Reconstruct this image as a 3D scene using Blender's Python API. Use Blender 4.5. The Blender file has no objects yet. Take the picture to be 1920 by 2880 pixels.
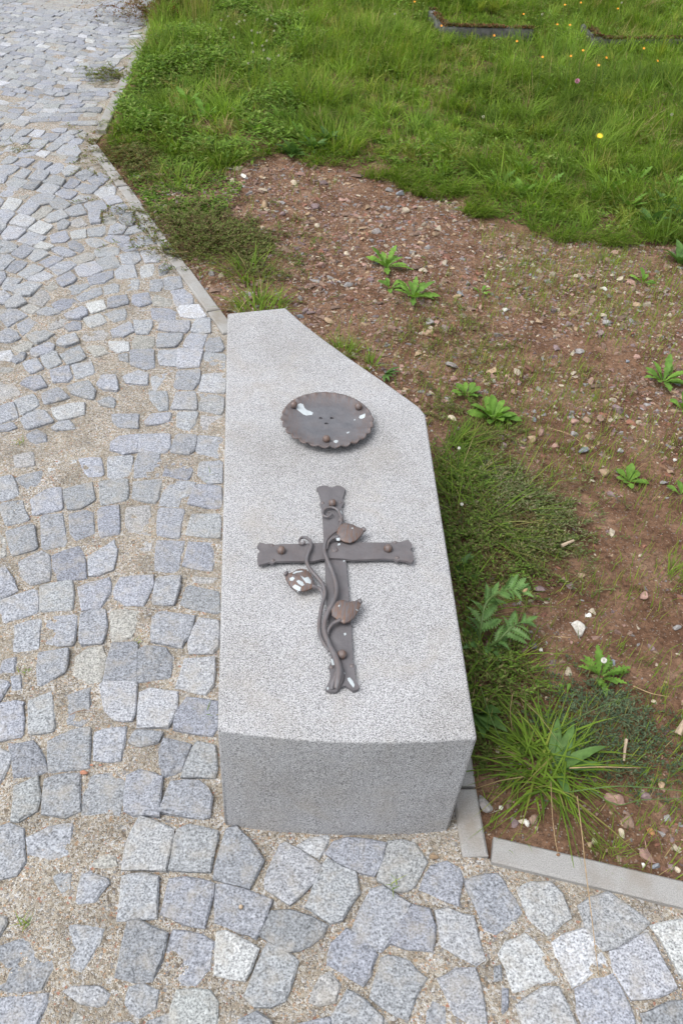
import bpy, bmesh, math, random
import numpy as np
from mathutils import Vector, Matrix, Euler

# ------------------------------------------------------------------ camera
F_PX, W_PX, H_PX, CAM_H = 2320.0, 1920.0, 2880.0, 1.75
NADIR = (754.0, 3942.0)                      # where plumb lines meet in the photograph
_d = np.array([NADIR[0] - W_PX / 2, NADIR[1] - H_PX / 2, F_PX]); _d /= np.linalg.norm(_d)
_up = -_d
_f = np.array([0, 0, 1.0]); _Y = _f - _f.dot(_up) * _up; _Y /= np.linalg.norm(_Y)
_X = np.cross(_Y, _up)
if _X[0] < 0: _X = -_X
ROT = np.array([_X, _Y, _up]); CAM = np.array([0, 0, CAM_H])
scene = bpy.context.scene
COL = scene.collection
cam_data = bpy.data.cameras.new('camera'); cam = bpy.data.objects.new('camera', cam_data); COL.objects.link(cam)
cam_data.sensor_fit = 'VERTICAL'; cam_data.sensor_height = 36.0; cam_data.sensor_width = 24.0
cam_data.lens = 36.0 * F_PX / H_PX; cam_data.clip_start = 0.02; cam_data.clip_end = 500
_cx, _cy, _cz = ROT @ np.array([1., 0, 0]), ROT @ np.array([0, -1., 0]), ROT @ np.array([0, 0, -1.])
cam.matrix_world = Matrix(((_cx[0], _cy[0], _cz[0], 0), (_cx[1], _cy[1], _cz[1], 0), (_cx[2], _cy[2], _cz[2], CAM_H), (0, 0, 0, 1)))
scene.camera = cam

# ------------------------------------------------------------------ light
SUN_EL, SUN_AZ = math.radians(60), math.radians(-122)      # azimuth from +Y, towards +X
world = bpy.data.worlds.new('World'); scene.world = world; world.use_nodes = True
wn = world.node_tree.nodes; bg = wn['Background']
sky = wn.new('ShaderNodeTexSky'); sky.sky_type = 'NISHITA'; sky.sun_disc = False
sky.sun_elevation = SUN_EL; sky.sun_rotation = SUN_AZ; sky.dust_density = 6.0; sky.air_density = 1.0; sky.ozone_density = 1.0
hs = wn.new('ShaderNodeHueSaturation'); hs.inputs['Saturation'].default_value = 0.22      # thin even cloud: a paler sky all round
world.node_tree.links.new(sky.outputs[0], hs.inputs['Color']); world.node_tree.links.new(hs.outputs[0], bg.inputs[0]); bg.inputs[1].default_value = 0.15
sd = bpy.data.lights.new('sun', 'SUN'); sd.energy = 0.85; sd.angle = math.radians(40); sd.color = (1.0, 0.975, 0.94)
sun = bpy.data.objects.new('sun', sd); COL.objects.link(sun)
sdir = Vector((math.sin(SUN_AZ) * math.cos(SUN_EL), math.cos(SUN_AZ) * math.cos(SUN_EL), math.sin(SUN_EL)))
sun.rotation_euler = sdir.to_track_quat('Z', 'Y').to_euler(); sun.location = sdir * 20
vs = scene.view_settings
vs.view_transform = 'Standard'; vs.look = 'None'; vs.exposure = 0.50; vs.gamma = 1.0; vs.use_curve_mapping = False

# ------------------------------------------------------------------ helpers
rnd = random.Random(7); rng = np.random.default_rng(11)

def gp(x, y, z=0.0):
    """photo pixel -> point on the level z"""
    r = ROT @ np.array([x - W_PX / 2, y - H_PX / 2, F_PX]); t = (z - CAM_H) / r[2]
    return CAM + t * r

def to_px(x, y, z=0.0):
    v = np.stack([np.asarray(x, float) - CAM[0], np.asarray(y, float) - CAM[1], np.zeros_like(np.asarray(x, float)) + z - CAM[2]], -1) @ ROT
    return W_PX / 2 + F_PX * v[..., 0] / v[..., 2], H_PX / 2 + F_PX * v[..., 1] / v[..., 2]

_tabs = {}
def vnoise(x, y, seed=0):
    if seed not in _tabs: _tabs[seed] = np.random.default_rng(seed + 100).random((256, 256))
    t = _tabs[seed]; xi = np.floor(x).astype(int); yi = np.floor(y).astype(int)
    fx = x - xi; fy = y - yi; fx = fx * fx * (3 - 2 * fx); fy = fy * fy * (3 - 2 * fy)
    a, b, c, d = t[xi % 256, yi % 256], t[(xi + 1) % 256, yi % 256], t[xi % 256, (yi + 1) % 256], t[(xi + 1) % 256, (yi + 1) % 256]
    return (a * (1 - fx) + b * fx) * (1 - fy) + (c * (1 - fx) + d * fx) * fy

def fbm(x, y, scale, seed=0, octs=4):
    s = 0; amp = 1; tot = 0
    for k in range(octs):
        s = s + amp * vnoise(np.asarray(x) * scale, np.asarray(y) * scale, seed + k); tot += amp; amp *= .5; scale *= 2.03
    return s / tot - .5

def inside(poly, x, y):
    x = np.asarray(x, float); y = np.asarray(y, float); r = np.zeros(x.shape, bool); n = len(poly)
    for i in range(n):
        x1, y1 = poly[i]; x2, y2 = poly[(i + 1) % n]
        c = ((y1 > y) != (y2 > y)) & (x < (x2 - x1) * (y - y1) / ((y2 - y1) or 1e-9) + x1)
        r ^= c
    return r

def seg_dist(line, x, y):
    d = np.full(np.asarray(x).shape, 1e9)
    for (x1, y1), (x2, y2) in zip(line[:-1], line[1:]):
        dx, dy = x2 - x1, y2 - y1; t = np.clip(((x - x1) * dx + (y - y1) * dy) / (dx * dx + dy * dy), 0, 1)
        d = np.minimum(d, np.hypot(x - x1 - t * dx, y - y1 - t * dy))
    return d

def tag(o, label=None, cat=None, group=None, kind=None):
    if label: o['label'] = label
    if cat: o['category'] = cat
    if group: o['group'] = group
    if kind: o['kind'] = kind
    return o

def link(o, parent=None):
    COL.objects.link(o)
    if parent is not None: o.parent = parent
    return o

def empty(name, loc, rz=0.0):
    o = bpy.data.objects.new(name, None); o.location = loc; o.rotation_euler = (0, 0, rz); o.empty_display_size = .05
    COL.objects.link(o); return o

def mesh_obj(name, verts, faces, mat, parent=None, smooth=False, origin=None, tone=None):
    """small mesh in world coordinates; stored relative to its parent's (unrotated) origin"""
    v = np.asarray(verts, float).reshape(-1, 3); org = np.zeros(3)
    p_ = parent
    while p_ is not None: org = org + np.array(p_.location); p_ = p_.parent
    if parent is not None: pass
    elif origin is not None: org = np.asarray(origin, float)
    me = bpy.data.meshes.new(name); me.from_pydata((v - org).tolist(), [], [list(f) for f in faces])
    me.polygons.foreach_set('use_smooth', [smooth] * len(me.polygons)); me.materials.append(mat)
    if tone is not None:
        a = me.color_attributes.new('tint', 'FLOAT_COLOR', 'POINT'); a.data.foreach_set('color', np.tile(np.array([*tone, 1.0]), len(v)).astype(np.float32))
    me.update()
    o = bpy.data.objects.new(name, me); link(o, parent)
    if parent is None and origin is not None: o.location = origin
    return o

def big_mesh(name, verts, tris, mat, colors=None, parent=None, smooth=False):
    verts = np.ascontiguousarray(verts, np.float32); tris = np.ascontiguousarray(tris, np.int32)
    k = tris.shape[1]; me = bpy.data.meshes.new(name)
    me.vertices.add(len(verts)); me.vertices.foreach_set('co', verts.ravel())
    me.loops.add(tris.size); me.loops.foreach_set('vertex_index', tris.ravel())
    me.polygons.add(len(tris)); me.polygons.foreach_set('loop_start', np.arange(0, tris.size, k, dtype=np.int32))
    me.polygons.foreach_set('loop_total', np.full(len(tris), k, np.int32))
    me.polygons.foreach_set('use_smooth', np.full(len(tris), smooth))
    if colors is not None:
        a = me.color_attributes.new('tint', 'FLOAT_COLOR', 'POINT')
        c = np.ones((len(verts), 4), np.float32); c[:, :3] = colors; a.data.foreach_set('color', c.ravel())
    me.materials.append(mat); me.update(calc_edges=True); me.validate()
    return link(bpy.data.objects.new(name, me), parent)

class NT:
    def __init__(s, name):
        s.m = bpy.data.materials.new(name); s.m.use_nodes = True; s.n = s.m.node_tree.nodes; s.l = s.m.node_tree.links
        s.b = s.n['Principled BSDF']; s.out = s.n['Material Output']; s.pos = None
    def set(s, **k):
        for a, v in k.items(): s.b.inputs[a.replace('_', ' ')].default_value = v
        return s
    def node(s, t, ins=None, **props):
        nd = s.n.new('ShaderNode' + t)
        for a, v in props.items(): setattr(nd, a, v)
        for a, v in (ins or {}).items(): s.put(nd.inputs[a], v)
        return nd
    def put(s, sock, v):
        if isinstance(v, bpy.types.NodeSocket): s.l.new(v, sock)
        elif isinstance(v, tuple) and len(v) == 3 and sock.type == 'RGBA': sock.default_value = (*v, 1)
        else: sock.default_value = v
    def P(s):
        if s.pos is None: s.pos = s.node('NewGeometry').outputs['Position']
        return s.pos
    def obj(s): return s.node('TexCoord').outputs['Object']
    def noise(s, scale, detail=2.0, rough=.5, vec=None, dist=0.0):
        return s.node('TexNoise', {'Vector': vec or s.P(), 'Scale': scale, 'Detail': detail, 'Roughness': rough, 'Distortion': dist})
    def vor(s, scale, vec=None, feature='F1', rnd_=1.0):
        return s.node('TexVoronoi', {'Vector': vec or s.P(), 'Scale': scale, 'Randomness': rnd_}, feature=feature)
    def ramp(s, fac, stops, interp='LINEAR'):
        r = s.node('ValToRGB', {'Fac': fac}); e = r.color_ramp; e.interpolation = interp
        while len(e.elements) > len(stops): e.elements.remove(e.elements[-1])
        while len(e.elements) < len(stops): e.elements.new(.5)
        for el, (p, c) in zip(e.elements, stops): el.position = p; el.color = (*c, 1) if len(c) == 3 else c
        return r.outputs[0]
    def mix(s, fac, a, b, mode='MIX'):
        m = s.node('Mix', data_type='RGBA', blend_type=mode, clamp_result=False)
        s.put(m.inputs[0], fac); s.put(m.inputs[6], a); s.put(m.inputs[7], b); return m.outputs[2]
    def math(s, op, a, b=0.0, clamp=False):
        m = s.node('Math', operation=op, use_clamp=clamp); s.put(m.inputs[0], a); s.put(m.inputs[1], b); return m.outputs[0]
    def attr(s, name='tint'): return s.node('Attribute', attribute_name=name).outputs['Color']
    def bump(s, h, dist, strength=1.0, normal=None):
        ins = {'Height': h, 'Distance': dist, 'Strength': strength}
        if normal is not None: ins['Normal'] = normal
        return s.node('Bump', ins).outputs[0]
    def color(s, c): s.put(s.b.inputs['Base Color'], c); return s
    def normal(s, n): s.put(s.b.inputs['Normal'], n); return s

def g3(v): return (v, v, v)

# ------------------------------------------------------------------ materials
def mat_cobble():
    t = NT('cobble_granite'); tint = t.attr()
    sp = t.noise(235, 2.0, .55).outputs[0]; sp2 = t.noise(110, 3.0, .6).outputs[0]
    f = t.ramp(sp, [(.30, g3(.40)), (.42, g3(.82)), (.52, g3(1.07)), (.66, g3(1.42))])
    f2 = t.ramp(sp2, [(.3, g3(.70)), (.5, g3(1.0)), (.72, g3(1.22))])
    c = t.mix(1.0, t.mix(1.0, tint, f, 'MULTIPLY'), f2, 'MULTIPLY')
    dust = t.ramp(t.noise(22, 5.0, .65).outputs[0], [(.49, g3(0)), (.72, g3(.65))])
    c = t.mix(dust, c, (.34, .318, .28))
    t.color(c).set(Roughness=.8); t.b.inputs['Specular IOR Level'].default_value = .3
    hb = t.math('ADD', t.math('MULTIPLY', t.noise(60, 4.0, .6).outputs[0], 1.6), t.math('MULTIPLY', sp, .6))
    t.normal(t.bump(hb, .003, .8)); return t.m

def mat_sand():
    t = NT('coarse_sand'); v = t.vor(330); v2 = t.vor(190)
    pal = [(0, (.20, .16, .12)), (.14, (.36, .30, .22)), (.34, (.50, .43, .33)), (.55, (.60, .55, .46)), (.72, (.66, .63, .58)), (.82, (.30, .29, .28)), (.9, (.52, .34, .2)), (.95, (.74, .72, .68)), (.985, (.45, .2, .13))]
    r1 = t.node('SeparateColor', {'Color': v.outputs['Color']}).outputs[0]; r2 = t.node('SeparateColor', {'Color': v2.outputs['Color']}).outputs[1]
    c1 = t.ramp(r1, pal, 'CONSTANT'); c2 = t.ramp(r2, pal, 'CONSTANT')
    c = t.mix(t.ramp(t.noise(60, 2).outputs[0], [(.45, g3(0)), (.55, g3(1))]), c1, c2)
    c = t.mix(t.ramp(t.noise(4.5, 4.0).outputs[0], [(.35, g3(.35)), (.65, g3(0))]), c, (.45, .39, .29))
    damp = t.ramp(t.noise(9, 4.0, .6).outputs[0], [(.35, g3(.78)), (.6, g3(1.05))])
    t.color(t.mix(1.0, t.mix(1.0, c, damp, 'MULTIPLY'), (.715, .745, .81), 'MULTIPLY')).set(Roughness=.95); t.b.inputs['Specular IOR Level'].default_value = .15
    h = t.math('SUBTRACT', 1.0, t.math('MULTIPLY', v.outputs['Distance'], 1.0))
    t.normal(t.bump(h, .0022, 1.0)); return t.m

def mat_block():
    t = NT('bush_hammered_granite')
    sp = t.noise(400, 3.0, .6, dist=.3).outputs[0]; v = t.vor(430)
    f = t.ramp(sp, [(.31, (.066, .068, .072)), (.43, (.228, .232, .242)), (.50, (.372, .378, .395)), (.63, (.525, .534, .556))])
    r = t.node('SeparateColor', {'Color': v.outputs['Color']}).outputs[0]
    f = t.mix(1.0, f, t.ramp(r, [(0, g3(.72)), (.2, g3(.93)), (.6, g3(1.02)), (1, g3(1.1))]), 'MULTIPLY')
    lo = t.ramp(t.noise(3.2, 5.0, .6).outputs[0], [(.3, (.84, .825, .80)), (.5, (1.0, 1.0, 1.0)), (.7, (1.08, 1.08, 1.09))])
    c = t.mix(1.0, f, lo, 'MULTIPLY')
    stain = t.ramp(t.noise(6, 6.0, .68, dist=.6).outputs[0], [(.50, g3(0)), (.70, g3(.45))])
    c = t.mix(stain, c, (.34, .315, .28))
    run = t.node('Mapping', {'Vector': t.P(), 'Scale': (26.0, 26.0, 3.0)})
    c = t.mix(t.ramp(t.noise(1.0, 4.0, .6, vec=run.outputs[0]).outputs[0], [(.52, g3(0)), (.72, g3(.20))]), c, (.29, .27, .245))
    c = t.mix(t.ramp(t.noise(48, 3.0, .6).outputs[0], [(.66, g3(0)), (.72, g3(.35))]), c, (.20, .19, .185))
    spot = t.ramp(t.vor(9, rnd_=1.0).outputs['Distance'], [(.035, g3(.55)), (.06, g3(0))])
    c = t.mix(t.math('MULTIPLY', spot, t.ramp(t.noise(3).outputs[0], [(.5, g3(0)), (.62, g3(.8))])), c, (.45, .36, .27))
    t.color(c).set(Roughness=.78); t.b.inputs['Specular IOR Level'].default_value = .35
    t.normal(t.bump(t.noise(180, 4.0, .65).outputs[0], .0022, .8)); return t.m

def mat_concrete():
    t = NT('kerb_concrete')
    c = t.ramp(t.noise(420, 2.0, .6).outputs[0], [(.3, (.225, .224, .222)), (.5, (.305, .304, .30)), (.7, (.37, .368, .362))])
    c = t.mix(t.ramp(t.noise(8, 5, .6).outputs[0], [(.45, g3(0)), (.68, g3(.75))]), c, (.22, .19, .155))
    pit = t.ramp(t.vor(75).outputs['Distance'], [(.06, g3(.6)), (.1, g3(0))])
    c = t.mix(t.math('MULTIPLY', pit, t.ramp(t.noise(30).outputs[0], [(.52, g3(0)), (.6, g3(1))])), c, (.16, .13, .10))
    t.color(c).set(Roughness=.9); t.normal(t.bump(t.noise(300, 3, .6).outputs[0], .0012, .7)); return t.m

def mat_soil():
    t = NT('brown_soil')
    c = t.ramp(t.noise(7, 8.0, .62).outputs[0], [(.28, (.075, .041, .026)), (.45, (.152, .086, .054)), (.58, (.22, .133, .087)), (.75, (.295, .20, .142))])
    cl = t.ramp(t.noise(70, 5.0, .65).outputs[0], [(.3, g3(.5)), (.5, g3(1)), (.7, g3(1.4))])
    c = t.mix(1.0, c, cl, 'MULTIPLY')
    v = t.vor(170); r = t.node('SeparateColor', {'Color': v.outputs['Color']})
    grit = t.ramp(r.outputs[0], [(0, (.16, .10, .075)), (.35, (.26, .20, .16)), (.6, (.34, .25, .2)), (.8, (.42, .36, .29)), (.93, (.22, .21, .22))], 'CONSTANT')
    gm = t.math('MULTIPLY', t.ramp(r.outputs[1], [(.62, g3(0)), (.64, g3(1))], 'CONSTANT'), t.ramp(v.outputs['Distance'], [(.36, g3(1)), (.46, g3(0))]))
    c = t.mix(t.math('MULTIPLY', gm, t.ramp(t.noise(5, 3).outputs[0], [(.35, g3(.2)), (.6, g3(1))])), c, grit)
    t.color(c).set(Roughness=.97); t.b.inputs['Specular IOR Level'].default_value = .12
    h = t.math('ADD', t.math('MULTIPLY', t.noise(45, 7.0, .68).outputs[0], 2.2), t.math('MULTIPLY', gm, .5))
    t.normal(t.bump(h, .008, 1.0)); return t.m

def mat_rock():
    t = NT('loose_rock'); tint = t.attr()
    f = t.ramp(t.noise(120, 5.0, .65).outputs[0], [(.3, g3(.6)), (.5, g3(1.0)), (.7, g3(1.35))])
    c = t.mix(1.0, tint, f, 'MULTIPLY')
    c = t.mix(t.ramp(t.noise(35, 4).outputs[0], [(.5, g3(0)), (.72, g3(.5))]), c, (.17, .11, .08))
    t.color(c).set(Roughness=.85); t.normal(t.bump(t.noise(150, 4, .6).outputs[0], .002, .7)); return t.m

def mat_leafy(name, rough=.5, trans=.35, objrand=False, base=None, spec=.35):
    t = NT(name)
    if base is None: c = t.attr()
    else:
        r = t.node('ObjectInfo').outputs['Random']
        c = t.ramp(r, [(0, base[0]), (.5, base[1]), (1, base[2])])
        v = t.noise(55, 4).outputs[0]; c = t.mix(1.0, c, t.ramp(v, [(.3, g3(.72)), (.7, g3(1.25))]), 'MULTIPLY')
    t.color(c).set(Roughness=rough); t.b.inputs['Specular IOR Level'].default_value = spec
    tr = t.node('BsdfTranslucent', {'Color': t.mix(1.0, c, (1.15, 1.25, .6), 'MULTIPLY')})
    ms = t.node('MixShader', {0: trans, 1: t.b.outputs[0], 2: tr.outputs[0]}); t.l.new(ms.outputs[0], t.out.inputs[0])
    return t.m

def mat_iron():
    """weathered dark paint, brown where it has worn on edges and veins"""
    t = NT('weathered_iron'); o = t.P()
    base = t.ramp(t.noise(26, 4, .6).outputs[0], [(.3, (.112, .116, .131)), (.7, (.158, .161, .177))])
    pt = t.node('NewGeometry').outputs['Pointiness']
    edge = t.ramp(pt, [(.5, g3(0)), (.56, g3(.9))])
    sep = t.node('Mapping', {'Vector': o, 'Rotation': (0, 0, .75), 'Scale': (330.0, 30.0, 30.0)})
    streak = t.ramp(t.noise(1.0, 3, .6, vec=sep.outputs[0]).outputs[0], [(.46, g3(0)), (.56, g3(1))])
    patch = t.ramp(t.noise(20, 4, .65).outputs[0], [(.5, g3(0)), (.66, g3(.8))])
    k = t.math('ADD', t.math('MULTIPLY', edge, .18), t.math('MULTIPLY', patch, .14), True)
    a = t.attr(); rust = t.node('SeparateColor', {'Color': a}).outputs[0]
    k = t.math('ADD', t.math('MULTIPLY', k, .7), t.math('MULTIPLY', rust, t.math('ADD', .20, t.math('MULTIPLY', streak, .55))), True)
    c = t.mix(k, base, (.165, .092, .060))
    t.color(c).set(Roughness=.55, Metallic=.15); t.b.inputs['Specular IOR Level'].default_value = .45
    t.put(t.b.inputs['Roughness'], t.ramp(t.noise(60, 3, .6).outputs[0], [(.3, g3(.38)), (.7, g3(.68))]))
    t.normal(t.bump(t.noise(240, 3, .6).outputs[0], .0006, .5, t.bump(t.noise(70, 2, .5).outputs[0], .0025, .6))); return t.m

def plain(name, col, rough=.7, bumpd=0.0, var=.25, scale=60):
    t = NT(name); c = t.ramp(t.noise(scale, 4, .6).outputs[0], [(.3, tuple(x * (1 - var) for x in col)), (.7, tuple(x * (1 + var) for x in col))])
    t.color(c).set(Roughness=rough)
    if bumpd: t.normal(t.bump(t.noise(scale * 2, 4, .6).outputs[0], bumpd, .8))
    return t.m

M = dict(cobble=mat_cobble(), sand=mat_sand(), block=mat_block(), concrete=mat_concrete(), soil=mat_soil(), rock=mat_rock(),
         grass=mat_leafy('grass_blades', .65, .45, spec=.12), iron=mat_iron(),
         bare=plain('bare_zinc', (.44, .49, .52), .5, 0, .08, 90), hole=plain('hole_dark', (.01, .01, .01), .9),
         rosette=mat_leafy('rosette_leaf', .6, .35, spec=.2, base=((.13, .25, .05), (.165, .31, .055), (.20, .36, .065))),
         darkleaf=mat_leafy('plantain_leaf', .55, .3, spec=.25, base=((.075, .15, .045), (.095, .19, .05), (.12, .22, .06))),
         thistle=mat_leafy('thistle_leaf', .5, .25, base=((.10, .20, .06), (.13, .25, .07), (.16, .28, .09))),
         dry=plain('dry_stalk', (.34, .24, .13), .8), wood=plain('wood_chip', (.42, .33, .24), .85),
         yellow=plain('yellow_petal', (.85, .62, .02), .6, 0, .1), orange=plain('orange_petal', (.75, .30, .015), .6, 0, .1),
         white=plain('white_petal', (.72, .72, .66), .7, 0, .08), pink=plain('pink_petal', (.55, .22, .36), .7, 0, .15),
         paleseed=plain('pale_seed', (.34, .36, .22), .8, 0, .15),
         stem=plain('green_stem', (.09, .15, .04), .6), brownhead=plain('brown_seed_head', (.20, .11, .06), .9, .002),
         oldstone=plain('old_grave_stone', (.13, .13, .132), .9, .008, .5, 16), moss=mat_leafy('red_moss', .9, .1),
         ground=plain('far_meadow', (.055, .095, .022), .95, .01, .3, 9))

# ------------------------------------------------------------------ setting: outlines
def W2(pts, z=0.0): return [tuple(gp(x, y, z)[:2]) for x, y in pts]
KERB_FAR = [(-2.75, 14.0), (-1.97, 8.4), (-1.87, 7.55), (-1.72, 6.15), (-1.60, 5.02)]      # centre lines, metres
KERB_MID = [(-1.585, 4.80), (-0.505, 2.90)]
KERB_LOW = [(0.318, 1.10), (0.350, 0.83)]
KERB_NEAR = [(0.382, 0.846), (0.793, 0.778), (2.6, 0.48)]
kerb_line = KERB_FAR + KERB_MID + [(-0.26, 2.45), (-0.1, 1.9)] + KERB_LOW + KERB_NEAR[1:]
PATH_POLY = kerb_line + [(2.6, -1.5), (-7.5, -1.5), (-7.5, 14.0)]
BH = 0.368
BLOCK = W2([(612, 2053), (700, 2065), (800, 2076), (900, 2083), (1000, 2087), (1100, 2087), (1220, 2084), (1342, 2077),
            (1318, 1930), (1272, 1640), (1228, 1370), (1196, 1166), (1178, 1143), (1080, 1073), (985, 1008), (900, 946), (850, 907), (803, 865), (640, 881), (629, 1400)], BH)
LAWN = W2([(445, 5), (428, 90), (392, 172), (350, 250), (302, 362), (360, 400), (470, 430), (545, 462), (600, 475), (650, 462), (720, 440), (800, 448), (930, 472), (1050, 492), (1180, 535),
           (1290, 565), (1330, 610), (1420, 645), (1560, 660), (1700, 680), (1920, 690)]) + [(3.5, 4.6), (8, 6.0), (8, 14.0), (-2.7, 14.0)]
lawn_edge = LAWN[4:-4] + [(3.5, 4.6)]

def soil_z(x, y):
    x = np.asarray(x, float); y = np.asarray(y, float)
    z = -.006 + .026 * fbm(x, y, 2.3, 3, 3) + .026 * fbm(x, y, 9, 8, 4) + .017 * fbm(x, y, 38, 15, 3)
    m = inside(LAWN, x, y); d = seg_dist(lawn_edge, x, y)
    z = z + np.where(m, .022 * np.clip(d / .35, 0, 1) + .03 * np.clip(d - .5, 0, 3) + .05 * fbm(x, y, 1.4, 31, 2) * np.clip(d, 0, 1), 0)
    dk = seg_dist(kerb_line, x, y)
    return z - .012 * np.clip(1 - dk / .12, 0, 1)

def grid(xs, ys):
    X, Y = np.meshgrid(xs, ys); nx, ny = len(xs), len(ys)
    i = np.arange((nx - 1) * (ny - 1)); r, c = divmod(i, nx - 1); a = r * nx + c
    return X.ravel(), Y.ravel(), np.stack([a, a + 1, a + nx + 1, a + nx], 1)

def prune(X, Y, Z, q, keep):
    q = q[keep[q].any(1)]; u, inv = np.unique(q.ravel(), return_inverse=True)
    return np.stack([X[u], Y[u], Z[u]], 1), inv.reshape(-1, 4)

ys_ = [-.8]
while ys_[-1] < 13.9: ys_.append(ys_[-1] + (.011 if .3 < ys_[-1] < 2 else .013 + max(0, ys_[-1] - 2) * .007 if ys_[-1] > 0 else .05))
ys_ = np.array(ys_)
g = big_mesh('ground', np.array([[-150, -150, -.16], [150, -150, -.16], [150, 150, -.16], [-150, 150, -.16]], float), np.array([[0, 1, 2, 3]]), M['ground'])
tag(g, kind='structure')
X, Y, q = grid(np.concatenate([np.arange(-3, -1.2, .05), np.arange(-1.2, 1.9, .0125), np.arange(1.9, 8, .06)]), ys_)
v, q2 = prune(X, Y, soil_z(X, Y), q, ~inside(PATH_POLY, X, Y))
soil = tag(big_mesh('soil', v, q2, M['soil'], smooth=True), kind='structure')

def sand_z(x, y):
    return -.0088 + .012 * fbm(x, y, 3.1, 41, 3) + .016 * fbm(x, y, 12, 47, 3) + .004 * fbm(x, y, 70, 52, 2)
X, Y, q = grid(np.concatenate([np.arange(-7.5, -2.4, .08), np.arange(-2.4, 1.2, .0125), np.arange(1.2, 2.6, .05)]), ys_)
v, q2 = prune(X, Y, sand_z(X, Y), q, inside(PATH_POLY, X, Y))
path = tag(big_mesh('path', v, q2, M['sand'], smooth=True), kind='structure')

# ------------------------------------------------------------------ kerb stones
kerb = tag(empty('kerb', (0, 0, 0)), kind='structure')
def kerb_stone(a, b, w=.057, z=.004, h=.12, ext=0.0):
    a = np.array(a); b = np.array(b); d = (b - a) / np.linalg.norm(b - a); n = np.array([-d[1], d[0]])
    bm = bmesh.new(); vs_ = []
    for zz in (z - h, z):
        for p, s in ((a, 1), (a, -1), (b, -1), (b, 1)):
            vs_.append(bm.verts.new((*(p + n * s * w / 2), zz + rnd.uniform(-.001, .001))))
    bm.faces.new(vs_[3::-1]); bm.faces.new(vs_[4:])
    for i in range(4): bm.faces.new((vs_[i], vs_[(i + 1) % 4], vs_[4 + (i + 1) % 4], vs_[4 + i]))
    bmesh.ops.recalc_face_normals(bm, faces=bm.faces)
    top = [e for e in bm.edges if all(v.co.z > z - .01 for v in e.verts)]
    bmesh.ops.bevel(bm, geom=top, offset=.005, segments=1, affect='EDGES')
    me = bpy.data.meshes.new('kerb_stone'); bm.to_mesh(me); bm.free(); me.materials.append(M['concrete'])
    return link(bpy.data.objects.new('kerb_stone', me), kerb)
def along(line, cuts):
    pts = [np.array(p) for p in line]; L = [0]
    for p, q_ in zip(pts[:-1], pts[1:]): L.append(L[-1] + np.linalg.norm(q_ - p))
    def at(s):
        for i in range(len(pts) - 1):
            if s <= L[i + 1] or i == len(pts) - 2: return pts[i] + (pts[i + 1] - pts[i]) * (s - L[i]) / (L[i + 1] - L[i])
    return [at(min(c, L[-1])) for c in cuts]
ps = along(KERB_MID, [0, .41, .62, .87, 1.59, 2.0, 2.19])
for a, b in zip(ps[:-1], ps[1:]):
    d = (b - a) / np.linalg.norm(b - a); o = np.array([rnd.uniform(-.004, .004), rnd.uniform(-.003, .003)])
    kerb_stone(a + d * .004 + o, b - d * .004 + o, z=.004 + rnd.uniform(-.003, .003))
far = KERB_FAR[::-1]; tot = sum(math.dist(a, b) for a, b in zip(far[:-1], far[1:]))
ps = along(far, [.0, .5, 1.0, 1.5, 2.0, 2.5, 3.0, 3.5, 4.5, 5.5, 6.5, 7.5, 8.5, tot])
for a, b in zip(ps[:-1], ps[1:]):
    d = (b - a) / np.linalg.norm(b - a); kerb_stone(a + d * .005, b - d * .005, z=.012, w=.062)
kerb_stone((.335, .985), (.352, .828), z=.004); kerb_stone((.31, 1.4), (.334, .993), z=.004)
kerb_stone((.390, .846), (1.36, .690), z=.008, w=.058); kerb_stone((1.37, .688), (2.36, .53), z=.008, w=.058)

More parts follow.
